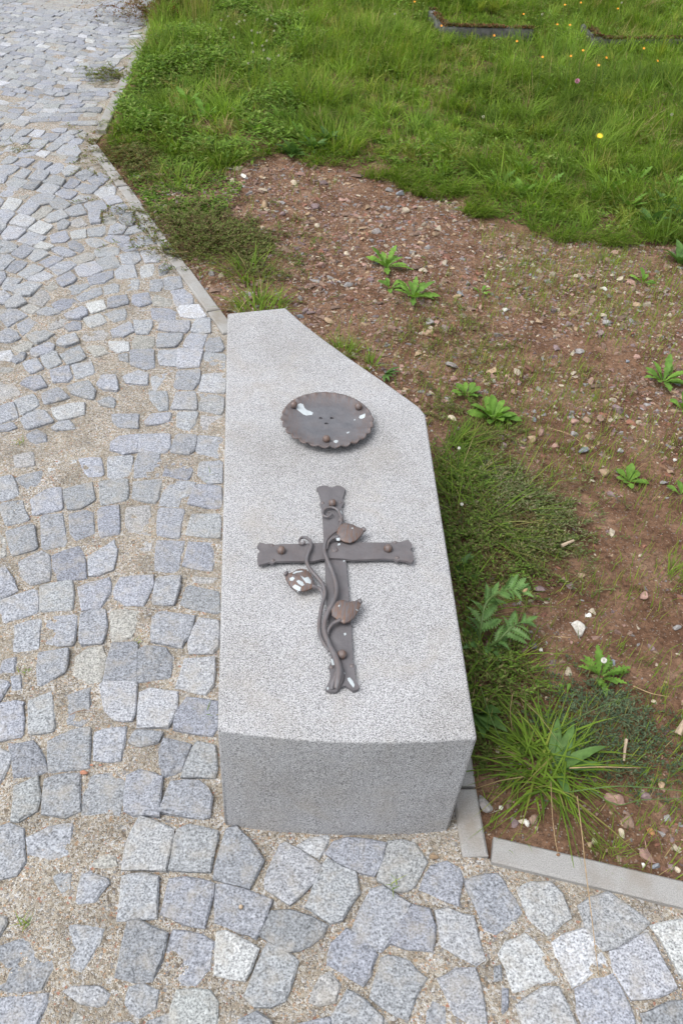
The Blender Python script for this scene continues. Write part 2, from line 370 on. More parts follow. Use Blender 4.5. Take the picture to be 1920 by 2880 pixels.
# ------------------------------------------------------------------ cobblestones, outlines read off the photograph
TONE = dict(N=(.277, .294, .328), D=(.236, .252, .286), L=(.318, .332, .358), W=(.40, .417, .445), Y=(.30, .302, .302), G=(.288, .306, .325))
TR = []
def traced(ox, oy, s, text):
    for part in text.replace('\n', ' ').split(';'):
        w = part.split()
        if len(w) > 6:
            n = list(map(float, w[1:])); TR.append((w[0], [(ox + a * s, oy + b * s) for a, b in zip(n[::2], n[1::2])]))
S2, S1 = 640 / 1568, 320 / 1568
traced(0, 960, S2, '''
N 210 45 340 0 375 20 365 60 255 100 225 90; D 420 90 480 55 545 30 590 105 560 125 470 158; W 750 0 885 0 890 60 815 75 765 45; Y 600 30 700 20 745 70 660 100;
D 900 60 1060 55 1065 185 1000 190 905 160; N 1100 60 1225 55 1220 165 1095 160; L 1230 55 1400 60 1370 175 1225 180; N 1410 65 1555 85 1545 190 1385 170;
W 0 70 75 60 100 100 70 130 0 125; D 80 130 150 75 180 85 160 125 120 150; N 150 140 250 105 300 180 215 215; N 285 95 380 60 430 140 340 180 300 150;
N 345 195 470 165 495 240 480 270 370 270; N 495 155 635 130 655 220 525 260; D 815 90 880 80 885 140 830 125; Y 0 165 100 175 60 205 0 200;
N 145 285 180 250 275 225 320 300 240 325; N 675 290 700 240 800 230 815 340 710 325; N 850 240 950 200 1020 220 1015 290 880 280; N 1040 205 1200 195 1195 320 1060 330;
N 1215 200 1380 195 1370 280 1330 335 1200 320; L 1400 220 1550 210 1550 350 1370 340 1385 270; Y 0 280 80 270 150 350 30 405 0 380; N 290 355 410 320 475 380 400 405 310 430;
N 465 300 610 270 655 340 640 395 500 350; N 100 400 230 355 275 440 150 500; D 1030 345 1155 345 1160 465 1095 470 1040 400; L 1215 350 1345 345 1360 465 1185 465;
L 1375 350 1545 380 1540 480 1515 500 1370 465; N 0 445 95 415 130 515 0 560; N 680 415 760 385 790 400 790 455 700 435; N 140 530 250 470 310 475 365 545 180 600;
W 355 460 470 430 585 420 575 500 420 540 380 510; N 360 590 420 550 480 545 515 600 400 605; N 775 505 960 500 955 595 820 590 780 550; N 1000 545 1050 500 1175 490 1170 550 1010 570;
N 1225 485 1365 480 1340 570 1300 612 1220 580; Y 1385 500 1545 510 1545 610 1380 600; D 0 580 80 560 115 590 60 610 0 620; D 180 635 260 600 310 630 320 680 250 695 205 670;
N 770 690 820 650 960 635 950 755 850 770 765 740; N 965 640 1175 635 1170 720 1140 770 960 760; N 1215 650 1355 645 1345 740 1300 775 1180 765; N 1365 650 1535 660 1530 760 1505 805 1355 760;
Y 90 790 230 755 240 850 110 860; W 330 850 525 810 525 930 360 965 335 900; N 545 810 695 800 715 910 600 950 575 920; N 745 795 915 780 905 940 750 935;
N 960 780 1100 770 1105 830 1090 935 925 935 935 840; D 1150 830 1190 795 1330 815 1325 890 1295 950 1120 930; N 1375 835 1530 825 1530 970 1440 980 1370 920; N 0 950 85 925 130 1050 0 1105;
D 100 940 290 885 310 1000 210 1035; N 215 1090 310 1030 415 1010 435 1150 230 1195; D 440 1020 640 975 650 1090 560 1145 470 1145 445 1090; N 680 965 880 945 875 1090 700 1120;
N 925 970 1120 945 1100 1050 1065 1110 990 1100 915 1075; N 1150 960 1350 970 1310 1060 1250 1080 1230 1140 1095 1130; N 1360 990 1525 1000 1525 1155 1300 1120 1325 1050; N 0 1120 155 1090 200 1225 40 1270;
D 480 1190 560 1160 640 1180 650 1320 530 1370 485 1310; D 680 1150 820 1130 830 1320 690 1350; Y 870 1150 1030 1130 1050 1240 1045 1330 870 1310; N 1095 1150 1270 1155 1235 1350 1080 1330;
N 1320 1185 1520 1190 1515 1355 1280 1330; N 280 1200 430 1185 465 1390 290 1425; N 45 1310 235 1260 260 1420 100 1470 75 1430; Y 0 1330 30 1340 50 1460 0 1500;
L 130 1520 290 1440 335 1470 350 1568 340 1640 215 1675 150 1600; D 365 1470 540 1410 585 1500 590 1630 405 1640 375 1550; N 615 1480 790 1370 805 1440 780 1568 690 1605 615 1610; Y 830 1400 1000 1370 1050 1380 1040 1430 900 1440;
N 1085 1370 1270 1375 1225 1568 1195 1590 1065 1580 1075 1470; D 1300 1390 1490 1385 1480 1510 1460 1568 1340 1560 1265 1540; N 0 1520 40 1545 130 1710 0 1765''')
traced(0, 1600, S2, '''
Y 1310 40 1500 50 1500 90 1340 85; N 0 210 255 135 270 290 30 370 10 300; N 280 115 500 75 500 280 285 290; N 540 130 610 95 755 60 760 150 700 260 565 285;
N 800 120 830 65 1055 45 1060 110 990 245 870 245 795 200; N 1090 60 1250 55 1240 110 1210 240 1050 240; D 1290 110 1510 160 1505 305 1300 260 1245 230; N 100 385 280 345 275 545 90 580;
N 320 330 530 310 505 510 315 525; N 560 315 730 280 735 400 710 505 555 505; Y 765 285 975 290 960 370 900 470 770 490; N 1050 340 1110 300 1335 325 1300 460 1250 535 1050 490;
L 1370 340 1505 355 1505 530 1460 570 1310 580 1295 490; N 260 575 470 545 455 700 290 800 265 790; Y 530 600 600 545 710 530 725 620 700 770 620 785 510 720; D 770 520 945 505 940 770 720 775 735 660;
D 955 560 1000 530 1140 545 1190 610 1180 740 950 775; L 1275 620 1480 610 1470 800 1420 855 1210 820 1250 720; D 80 740 150 730 150 820 90 830; N 30 630 110 610 105 700 0 720;
N 0 935 120 910 160 930 160 1145 0 1180; N 195 920 360 845 375 1110 205 1130; N 405 900 560 830 625 805 615 930 600 1050 560 1078 470 1070; L 685 800 720 780 940 780 930 940 910 1040 800 1040 725 960;
L 970 850 1040 825 1230 850 1210 970 1160 1075 950 1085; D 1215 980 1290 885 1500 910 1495 1080 1460 1145 1200 1100; D 70 1210 230 1180 300 1290 325 1390 250 1415 100 1425; D 335 1190 480 1120 620 1095 610 1360 480 1380 340 1400;
N 660 1120 740 1095 875 1090 850 1210 830 1320 650 1310; D 940 1110 1120 1125 1080 1190 960 1220 890 1190; D 1130 1160 1310 1210 1260 1380 1200 1410 1120 1420 1100 1250; N 1360 1195 1480 1220 1490 1380 1470 1430 1250 1430 1310 1290;
G 110 1500 255 1440 275 1568 265 1660 140 1725 90 1720; N 310 1460 420 1420 550 1415 555 1660 450 1705 300 1680; N 600 1450 640 1420 850 1400 860 1530 825 1690 700 1680 570 1685 580 1560; N 880 1430 960 1390 1120 1440 1090 1690 920 1690 860 1660;
D 1185 1470 1370 1465 1470 1570 1440 1700 1390 1715 1110 1665''')
traced(0, 2240, S2, '''
N 0 215 70 180 160 230 165 440 110 530 0 555; N 200 280 330 210 500 180 490 340 465 400 340 425 205 390; Y 550 320 650 220 760 200 780 320 800 460 700 480 600 470; L 880 300 960 140 1080 170 1195 230 1180 300 1135 490 850 490;
N 1230 230 1300 190 1490 240 1480 350 1440 510 1170 490 1200 300; D 375 560 440 530 495 530 490 650 420 670; N 560 550 640 530 745 590 650 720 535 735; N 845 540 1000 530 1080 560 1070 830 960 835 820 850;
N 1170 560 1280 550 1470 600 1450 720 1410 890 1250 850 1115 800; D 0 1030 250 940 440 900 410 1060 290 1310 140 1350 0 1340; G 475 900 520 880 710 920 640 1080 560 1210 490 1180; D 890 870 960 860 1150 950 1110 1130 1040 1260 930 1270 800 1240 850 1050;
N 1190 910 1300 930 1470 990 1440 1190 1340 1300 1270 1310 1130 1290 1150 1080; W 1500 940 1568 920 1620 950 1780 1050 1755 1130 1690 1260 1590 1240 1480 1220; L 440 1340 490 1310 680 1320 750 1360 720 1430 650 1440 560 1400; N 0 1390 330 1370 320 1440 250 1568 200 1650 0 1650;
N 880 1310 980 1290 1090 1340 1070 1450 960 1520 870 1420; G 1230 1340 1450 1340 1490 1420 1480 1620 1160 1640 1190 1450; N 1490 600 1568 605 1690 640 1870 710 1830 830 1755 970 1640 920 1500 860; D 1560 230 1630 205 1720 300 1815 440 1760 530 1715 620 1640 600 1480 550 1510 400''')
traced(640, 2240, S2, '''
L 360 330 400 310 640 470 600 560 490 690 430 730 270 620 275 540; W 480 330 560 290 690 265 680 330 630 420; N 680 390 740 310 830 285 1080 320 1050 460 1010 540 920 510 760 450; L 1110 310 1200 295 1290 330 1370 450 1280 590 1240 640 1150 640 1040 560 1060 460;
N 1400 480 1510 440 1590 490 1610 570 1580 740 1480 700 1320 630; N 650 480 690 440 880 520 905 660 850 740 790 830 710 860 640 810 540 750 590 660; D 310 790 440 770 680 880 650 960 490 1050 410 1050 220 940; N 860 910 980 640 1070 620 1255 740 1200 890 1060 1055 1000 1030 880 950;
N 1120 1000 1190 880 1270 760 1380 790 1420 890 1410 1060 1220 1050; L 1440 800 1510 775 1568 800 1690 830 1760 1110 1700 1140 1520 1050 1480 1030; D 720 1020 830 915 900 960 1020 1080 980 1220 930 1290 760 1190 690 1150; G 240 1080 280 1010 430 1080 480 1140 440 1260 390 1390 300 1445 200 1420 125 1370;
N 1070 1130 1110 1090 1250 1160 1360 1240 1290 1390 1240 1530 1160 1500 990 1380 1030 1250; Y 640 1240 700 1220 770 1290 740 1400 640 1420 570 1400; N 740 1500 840 1330 950 1420 1050 1520 1060 1640 720 1640; L 1460 1260 1568 1200 1700 1190 1740 1300 1780 1568 1700 1600 1560 1500;
N 1380 1480 1410 1410 1500 1450 1500 1568 1490 1620 1370 1620; D 80 1530 200 1490 300 1560 250 1620 80 1620''')
traced(1280, 2240, S2, '''
D 70 590 120 560 290 535 330 600 400 700 460 790 390 870 270 945 200 900 140 720; L 430 640 530 595 650 595 730 680 785 830 740 860 640 950 500 830; L 850 750 930 700 1060 670 1160 740 1330 870 1240 950 1140 1020 1020 1055 960 990 890 850; W 1340 890 1568 850 1700 900 1700 1250 1568 1230 1480 1090 1420 980;
W 670 1000 720 960 880 905 930 950 1000 1070 1050 1160 930 1240 810 1300 750 1200 690 1100; W 310 1090 350 1010 470 950 540 1000 620 1090 705 1250 560 1300 400 1340 350 1180; L 1070 1080 1180 1010 1320 935 1380 1040 1440 1150 1525 1310 1400 1370 1220 1390 1150 1290 1090 1190; L 430 1430 600 1330 700 1320 750 1400 790 1500 850 1620 500 1650 460 1520;
N 830 1330 950 1260 1090 1220 1150 1340 1200 1450 1240 1620 920 1640 850 1480; D 1290 1500 1400 1440 1568 1400 1650 1420 1650 1620 1350 1640; D 270 1180 310 1170 310 1260 270 1270; D 320 1340 360 1330 360 1440 330 1480''')
traced(0, 660, S1, '''
D 0 90 60 70 230 140 240 200 100 240 0 230; N 165 260 230 210 340 125 480 190 420 250 320 325; W 470 160 570 85 680 130 745 165 640 200; N 390 320 490 195 600 205 680 265 600 310 490 370;
N 730 200 800 170 900 175 1040 250 1000 285 880 300; D 945 110 1000 70 1110 90 1185 190 1110 235 970 180; L 1165 70 1250 40 1400 70 1490 130 1330 180 1270 170; N 0 270 130 275 200 330 110 420 60 470 0 475;
D 90 475 200 355 300 350 370 380 300 470 220 520; N 535 380 750 280 880 320 780 385 660 440; N 690 450 830 380 990 360 1060 410 900 510 810 555; Y 1010 310 1220 230 1320 270 1270 340 1110 400 1020 360;
N 1310 215 1430 180 1570 165 1645 190 1630 275 1500 290 1350 300 1320 270; L 1045 460 1160 410 1310 370 1400 450 1420 490 1260 560 1110 580; N 1330 350 1450 310 1568 290 1640 370 1650 430 1530 460 1420 475; N 260 540 360 460 460 400 610 460 500 540 390 605;
L 390 610 480 550 600 490 740 555 640 630 590 645; N 20 700 100 580 310 600 240 680 180 765 60 740; N 0 510 80 520 80 600 20 680 0 690; N 190 780 230 700 400 640 590 690 500 760 420 830 270 830;
Y 595 700 720 610 810 710 690 775; N 780 600 900 540 980 500 1060 590 1000 660 880 720 820 690; D 1220 590 1350 540 1560 505 1560 590 1430 660 1245 695; D 850 770 1000 700 1200 680 1230 720 1080 800 870 840;
N 0 770 50 755 150 830 60 930 0 935; L 70 930 220 810 280 830 360 930 230 990 90 995; Y 390 900 560 745 620 760 710 860 590 965; D 1060 850 1200 760 1400 730 1415 810 1250 880 1130 910;
N 1430 720 1568 680 1640 700 1640 790 1450 830; D 720 950 870 870 1010 880 1110 930 960 1000 830 1060; W 1195 950 1420 890 1470 1000 1260 1080; Y 290 1010 400 950 570 1000 440 1090;
N 520 1060 640 1000 760 1020 830 1070 700 1110 540 1100; D 1490 880 1568 860 1740 830 1770 900 1760 950 1600 990 1490 1000; N 0 1130 120 1020 250 1030 390 1110 240 1180 110 1260; N 890 1100 1130 980 1200 1020 1200 1100 1100 1150 960 1160;
Y 640 1270 780 1130 940 1160 860 1250 700 1310; D 890 1250 1000 1190 1110 1200 1130 1290 960 1310; L 1165 1150 1380 1090 1480 1200 1400 1240 1260 1275 1210 1250; N 1450 1080 1568 1040 1730 1010 1740 1100 1720 1160 1568 1200 1490 1120;
N 245 1230 400 1140 540 1220 450 1300 310 1370 270 1310; N 0 1330 130 1290 230 1340 280 1410 170 1470 0 1460; L 370 1390 560 1290 740 1360 640 1440 510 1500 430 1440; Y 1130 1400 1230 1310 1480 1270 1520 1350 1430 1430 1180 1450;
N 780 1460 880 1400 1040 1375 1080 1470 900 1530 790 1500; N 1540 1310 1770 1195 1820 1230 1845 1330 1700 1400 1560 1400; Y 160 1540 380 1450 460 1500 400 1568 300 1600''')
traced(320, 660, S1, '''
N 20 510 110 420 280 420 320 580 100 610 40 590; L 380 430 430 400 550 390 540 560 380 590 370 510; D 620 420 700 380 790 420 720 530 630 560; N 110 660 200 620 350 610 350 740 170 770;
N 500 610 670 600 680 690 630 765 490 765; N 690 600 760 580 920 575 945 710 820 765 710 740; D 255 820 480 780 515 930 370 970 270 930; Y 530 900 570 820 740 800 800 900 770 960 560 960;
N 790 780 960 750 1070 830 1100 930 960 970 870 980 830 890; Y 240 1060 300 1030 500 1020 490 1130 310 1150; N 520 1020 760 1010 860 1060 840 1170 640 1190 540 1150; W 885 1020 920 980 1170 970 1265 1120 1110 1150 920 1120;
N 280 1180 520 1170 530 1250 480 1350 310 1360 290 1280; L 640 1220 700 1185 1040 1190 1040 1290 990 1340 760 1320 630 1300; N 1130 1150 1330 1140 1335 1340 1240 1360 1060 1320; Y 270 1440 330 1380 560 1390 555 1500 480 1568 270 1568;
N 610 1350 950 1350 930 1440 860 1530 600 1545; N 1060 1360 1290 1370 1220 1550 1100 1568 960 1530 1000 1440; N 1270 1500 1320 1430 1470 1410 1510 1550 1480 1600 1270 1610''')
traced(0, 360, S1, '''
N 0 50 60 0 230 0 160 100 0 105; N 190 100 290 20 480 10 360 90 300 120; W 390 95 490 20 630 35 570 110 500 120; N 570 115 640 60 830 70 780 140 700 180 600 150; N 710 20 800 0 930 0 880 60 750 40;
L 890 70 980 20 1140 15 1040 80 960 90; Y 1045 85 1150 35 1210 70 1180 120 1060 110; N 0 150 50 110 270 125 180 200 80 230 0 225; N 225 185 290 130 430 140 380 210 300 220; N 400 210 480 155 680 175 620 240 560 290 430 240;
N 740 185 880 85 1050 110 940 180 860 195; N 640 280 740 195 890 215 790 280 720 310; N 940 190 1030 135 1180 140 1110 210 980 230; N 785 320 880 230 1070 240 1110 330 1070 390 940 370 830 350; L 25 360 110 255 270 280 210 380 80 385;
N 225 380 330 290 540 280 480 360 380 390; W 500 360 570 305 700 330 620 405; Y 650 400 740 345 930 370 880 440 760 460; N 20 480 120 390 260 410 180 490 60 500; N 190 510 320 415 490 430 360 530; N 450 530 560 450 730 480 600 570;
D 890 470 950 390 1100 410 1020 490 920 510; Y 1060 480 1150 430 1340 470 1330 560 1220 560 1080 530; N 0 520 80 510 270 540 150 640 0 645; N 200 660 320 550 440 590 350 690; N 620 580 760 480 890 490 850 590 730 630; N 860 600 960 530 1110 550 1010 640 900 660;
N 390 690 540 570 690 620 600 720 500 710; N 1040 650 1170 570 1310 610 1230 690 1150 720; D 1210 710 1380 610 1500 690 1450 750 1340 810; N 0 650 120 655 60 760 0 760; N 90 750 190 670 390 720 280 820 120 800; D 310 820 430 720 580 740 470 850;
N 595 740 740 650 900 700 860 780 700 770; D 870 800 980 690 1120 730 1020 830; D 1040 830 1140 750 1360 820 1260 900 1120 880; L 1295 880 1530 760 1600 830 1590 920 1400 960; N 505 860 620 760 830 800 740 910 600 880; N 0 920 120 800 260 830 200 940 60 935;
Y 220 940 300 840 480 870 360 970 300 970; N 760 900 870 820 1080 890 970 980 880 960; L 970 1000 1090 910 1270 920 1190 1000 1060 1030; N 390 990 500 900 620 890 770 930 690 1020 580 1050 450 1010; N 680 1030 790 960 980 1040 870 1120 750 1090; N 0 950 60 990 30 1060 0 1080;
W 20 1100 130 955 320 1000 200 1140; N 230 1150 400 1000 555 1055 430 1190 370 1200; Y 430 1200 620 1050 740 1090 640 1200 550 1260; N 890 1120 1110 1030 1190 1160 1030 1195 960 1190; N 1160 1050 1410 990 1490 1120 1240 1150; N 1225 1160 1390 1140 1395 1300 1250 1310;
N 620 1270 690 1180 850 1120 940 1220 790 1280 690 1300; N 0 1130 110 1120 210 1170 90 1310 0 1290; W 130 1310 280 1180 500 1260 380 1370; W 390 1390 550 1270 740 1340 600 1450; N 790 1300 890 1250 970 1290 900 1380 800 1410; Y 980 1260 1120 1220 1200 1320 1090 1350 980 1330;
N 0 1320 100 1340 20 1440 0 1450; L 20 1480 130 1350 360 1410 240 1520 80 1530; N 240 1540 400 1420 640 1490 560 1560 450 1610 300 1560; N 700 1470 910 1410 950 1520 900 1560 720 1580; L 960 1430 1080 1390 1190 1380 1190 1500 1010 1530; N 1210 1370 1450 1330 1450 1440 1380 1480 1230 1480; Y 1420 1180 1568 1140 1600 1290 1440 1310''')
traced(240, 440, S1, '''
L 250 570 460 545 515 625 330 660; N 350 690 540 630 590 700 480 780 390 780; D 475 810 490 770 660 760 690 890 640 940 540 945 470 870; N 345 960 440 910 575 970 510 1060 320 1075; N 540 1070 600 980 700 950 800 930 820 970 780 1030 640 1060;
N 270 1120 330 1085 590 1090 620 1130 560 1190 430 1230; N 470 1240 660 1150 760 1250 570 1310; N 710 1110 760 1080 900 1120 970 1190 800 1250 740 1200; N 470 1360 730 1290 770 1400 650 1480 500 1460; L 760 1300 960 1250 1040 1390 1000 1440 830 1450''')

def clean_outline(p):
    p = np.array(p); nxt = np.roll(p, -1, 0)
    if np.sum(p[:, 0] * nxt[:, 1] - nxt[:, 0] * p[:, 1]) < 0: p = p[::-1]
    if len(p) <= 5:                                             # cut the corners so that a split stone looks split, not sawn
        q_ = []
        for a, b in zip(p, np.roll(p, -1, 0)): q_ += [a + (b - a) * rnd.uniform(.05, .11), b + (a - b) * rnd.uniform(.05, .11)]
        p = np.array(q_)
    out = []
    for a, b in zip(p, np.roll(p, -1, 0)):
        out.append(a)
        if np.linalg.norm(b - a) > .034: out.append((a + b) / 2)
    p = np.array(out); c = p.mean(0)
    return p + rng.normal(0, .0013, p.shape) + (p - c) * rng.normal(.01, .008, (len(p), 1)), c

def stone_shape(poly, sink=0.0):
    p, c = clean_outline(poly); n = len(p); d = p - c; L = np.linalg.norm(d, axis=1)[:, None]
    tx, ty = rng.normal(0, .022, 2); z0 = rng.normal(0, .0018) - sink
    zt = lambda q_: z0 + (q_[:, 0] - c[0]) * tx + (q_[:, 1] - c[1]) * ty
    rings = []
    d = d * (1 + .0038 / L); r0 = c + d * 1.0; rings.append(np.c_[r0, np.full(n, -.045)])
    rings.append(np.c_[r0, zt(r0) - .0046 + rng.normal(0, .0010, n)])
    r1 = c + d * (1 - .0038 / L); rings.append(np.c_[r1, zt(r1) - .0012 + rng.normal(0, .0008, n)])
    r2 = c + d * .55; rings.append(np.c_[r2, zt(r2) - .0004 + rng.normal(0, .0007, n)])
    v = np.vstack(rings + [np.array([[c[0], c[1], z0 - .0003 + rng.normal(0, .0006)]])])
    f = []
    for k in range(3):
        for i in range(n):
            j = (i + 1) % n; f.append((k * n + i, k * n + j, (k + 1) * n + j, (k + 1) * n + i))
    for i in range(n): f.append((3 * n + i, 3 * n + (i + 1) % n, 4 * n))
    return v, f, c
def stone_tone(k):
    t = np.array(TONE[k]) * rnd.uniform(.88, 1.12); t[2] *= rnd.uniform(.95, 1.04); return t

stones = []; cents = []
for k, pts in TR:
    w = np.array(W2(pts, -.003)); a = np.array(pts); n_ = np.roll(a, -1, 0)
    area = abs(np.sum(a[:, 0] * n_[:, 1] - n_[:, 0] * a[:, 1])) / 2
    stones.append((area, k, w, rnd.uniform(.004, .007) if k == 'Y' else max(0, rnd.gauss(.0002, .0012)))); cents.append(w.mean(0))
cents = np.array(cents)
# the rest of the paving: rows laid in shallow arcs, fitted round the traced ones
def row_y(r, x): return r * .083 + .20 * abs(math.sin(math.pi * (x + .35) / 1.7)) - .3
for r in range(-12, 185):
    x = -7.2 + rnd.uniform(0, .09)
    while x < 2.4:
        w_ = rnd.uniform(.062, .104); x0, x1 = x + .003, x + w_ - .003; x += w_
        ym = row_y(r, (x0 + x1) / 2) + .04
        if ym < -1.2 or ym > 13.6 or (ym > 9.4 and rnd.random() < .0): continue
        cx_ = (x0 + x1) / 2; px, py = to_px(cx_, ym)
        if ym > .2 and -14 < px < 1940 and 345 < py < 2895: continue
        if px > -900 and (seg_dist(kerb_line, np.array([cx_]), np.array([ym]))[0] < .075 or not inside(PATH_POLY, np.array([cx_]), np.array([ym]))[0]): continue
        if cx_ < -4.6 or not inside(PATH_POLY, np.array([cx_]), np.array([ym]))[0]: continue
        if np.min(np.hypot(cents[:, 0] - cx_, cents[:, 1] - ym)) < .062: continue
        j = lambda s=.005: rnd.uniform(-s, s)
        sl = rnd.uniform(-.012, .012)
        poly = np.array([(x0 + j() + sl, row_y(r, x0) + .005 + j()), (x1 + j() + sl, row_y(r, x1) + .005 + j()), (x1 + j() - sl, row_y(r + 1, x1) - .005 + j()), (x0 + j() - sl, row_y(r + 1, x0) - .005 + j())])
        kd = rnd.choices('NDLWYG', (50, 18, 14, 5, 14, 5))[0]
        if fbm(np.array([cx_]), np.array([ym]), 1.1, 61, 2)[0] > .17: kd = 'Y'
        ax, ay = to_px(poly[:, 0], poly[:, 1]); area = abs(np.sum(ax * np.roll(ay, -1) - np.roll(ax, -1) * ay)) / 2
        if not (0 < px < 1920 and 0 < py < 2880): area = 0
        stones.append((area, kd, poly, rnd.uniform(.004, .007) if kd == 'Y' else rnd.uniform(-.001, .002)))
stones.sort(key=lambda s: -s[0])
rest_v, rest_f, rest_c, off = [], [], [], 0
for i, (area, k, poly, sink) in enumerate(stones):
    v, f, c = stone_shape(poly, sink)
    if i < 300:
        o = mesh_obj('cobblestone', v - np.array([c[0], c[1], 0]), f, M['cobble'], None, False, tone=stone_tone(k))
        o.location = (c[0], c[1], 0); o.parent = path
    else:
        n = (len(v) - 1) // 4
        fr = [(a[0], a[1], a[2]) for a in f] + [(a[0], a[2], a[3]) for a in f if len(a) == 4]
        rest_v.append(v); rest_f.append(np.array(fr) + off); rest_c.append(np.tile(stone_tone(k), (len(v), 1))); off += len(v)
o = big_mesh('cobblestone_field', np.vstack(rest_v), np.vstack(rest_f), M['cobble'], np.vstack(rest_c), path, False); tag(o, kind='stuff')

# ------------------------------------------------------------------ granite block
def build_block():
    bm = bmesh.new(); pts = np.array(BLOCK); c = pts.mean(0)
    lo = [bm.verts.new((x - c[0], y - c[1], -.12)) for x, y in pts]; hi = [bm.verts.new((x - c[0], y - c[1], BH)) for x, y in pts]
    n = len(pts); bm.faces.new(lo[::-1]); bm.faces.new(hi)
    for i in range(n): bm.faces.new((lo[i], lo[(i + 1) % n], hi[(i + 1) % n], hi[i]))
    bmesh.ops.recalc_face_normals(bm, faces=bm.faces)
    top = [e for e in bm.edges if all(v.co.z > BH - .01 for v in e.verts)]
    sharp = [e for e in bm.edges if abs(e.verts[0].co.z - e.verts[1].co.z) > .1 and e.calc_face_angle() > .6]
    bmesh.ops.bevel(bm, geom=top + sharp, offset=.0065, segments=3, profile=.55, affect='EDGES')
    for f in bm.faces: f.smooth = f.calc_area() < .012
    me = bpy.data.meshes.new('granite_block'); bm.to_mesh(me); bm.free(); me.materials.append(M['block'])
    o = bpy.data.objects.new('granite_block', me); o.location = (c[0], c[1], 0); link(o)
    return tag(o, 'pale grey granite memorial block with slanted corner, bearing an iron cross and bowl', 'memorial')
block = build_block()

# ------------------------------------------------------------------ iron cross with vine
ZT = BH
def zq(x, y, z=0.0, o=(600, 1300), s=680 / 1568):               # close-up pixel -> point above the block's top
    return gp(o[0] + x * s, o[1] + y * s, ZT + z)
CROSS_AT = zq(790, 800)
cross = tag(empty('cross', (CROSS_AT[0], CROSS_AT[1], ZT)), 'dark wrought iron cross with twining leafy vine on the granite top', 'cross')
RUST0, RUST1, RUST2 = (0.0, 0, 0), (.35, 0, 0), (1.0, 0, 0)

def plate(name, outline, z0, z1, parent, tone=RUST0, flare=None):
    pts = [zq(x, y, z1) for x, y in outline]; bm = bmesh.new(); org = np.array(parent.location)
    top = []
    for p in pts: top.append(bm.verts.new(Vector(p - org)))
    f = bm.faces.new(top)
    if f.normal.z < 0: f.normal_flip()
    bm.normal_update()
    if f.normal.z < 0: bmesh.ops.reverse_faces(bm, faces=[f])
    r = bmesh.ops.inset_region(bm, faces=[f], thickness=.0022, depth=0.0)
    inner = set(v for v in f.verts)
    for v in bm.verts:
        if v not in inner: v.co.z -= .0016
    rim = [e for e in bm.edges if e.is_boundary]
    ex = bmesh.ops.extrude_edge_only(bm, edges=rim)
    for v in ex['geom']:
        if isinstance(v, bmesh.types.BMVert): v.co.z = z0 + ZT - org[2]
    bmesh.ops.triangulate(bm, faces=[f])
    bmesh.ops.recalc_face_normals(bm, faces=bm.faces)
    me = bpy.data.meshes.new(name); bm.to_mesh(me); bm.free(); me.materials.append(M['iron'])
    a = me.color_attributes.new('tint', 'FLOAT_COLOR', 'POINT'); a.data.foreach_set('color', np.tile(np.array([*tone, 1.0]), len(me.vertices)).astype(np.float32))
    return link(bpy.data.objects.new(name, me), parent)

VERT_BAR = [(668, 168), (690, 156), (720, 150), (740, 152), (752, 161), (775, 162), (797, 150), (830, 155), (856, 172), (848, 200), (838, 235), (846, 262), (832, 288), (834, 330), (848, 480), (860, 640), (880, 890), (895, 1100), (905, 1290),
            (918, 1318), (916, 1350), (918, 1382), (926, 1420), (946, 1455), (936, 1474), (905, 1480), (880, 1462), (855, 1447), (832, 1452), (815, 1472), (795, 1487), (760, 1486), (736, 1479), (725, 1468), (745, 1430), (757, 1390), (756, 1350), (747, 1326), (758, 1302), (764, 1270),
            (760, 1210), (745, 1050), (735, 900), (725, 700), (714, 480), (706, 330), (700, 290), (691, 265), (696, 240), (690, 212), (681, 186)]
HOR_BAR = [(300, 518), (283, 545), (297, 560), (300, 580), (286, 600), (285, 640), (295, 665), (322, 660), (360, 648), (385, 656), (408, 642), (500, 640), (595, 641), (650, 640), (700, 628), (760, 621), (850, 625), (900, 633), (1000, 628), (1100, 625), (1168, 627), (1190, 641), (1215, 634), (1250, 640), (1285, 651),
           (1298, 630), (1294, 600), (1286, 582), (1275, 570), (1286, 554), (1285, 530), (1262, 499), (1235, 510), (1203, 518), (1175, 513), (1150, 520), (1000, 520), (850, 518), (700, 522), (600, 528), (450, 530), (392, 535), (370, 527), (345, 530)]
vbar = plate('vertical_bar', VERT_BAR, .003, .010, cross)
hbar = plate('horizontal_bar', HOR_BAR, .0102, .0165, cross, (.08, 0, 0))

def dome(name, centre, r, h, parent, tone, seg=20, rings=7, full=True):
    c = np.array(centre); v = []; f = []
    for k in range(rings + 1):
        a = math.pi / 2 * k / rings; rr = r * math.cos(a) if full else r * math.cos(a) ** .8; z = h * math.sin(a)
        if k == rings: v.append(c + (0, 0, h)); break
        for i in range(seg): t = 2 * math.pi * i / seg; v.append(c + (rr * math.cos(t), rr * math.sin(t), z))
    for k in range(rings - 1):
        for i in range(seg): j = (i + 1) % seg; f.append((k * seg + i, k * seg + j, (k + 1) * seg + j, (k + 1) * seg + i))
    for i in range(seg): f.append(((rings - 1) * seg + i, (rings - 1) * seg + (i + 1) % seg, rings * seg))
    return mesh_obj(name, v, f, M['iron'], parent, True, tone=tone)

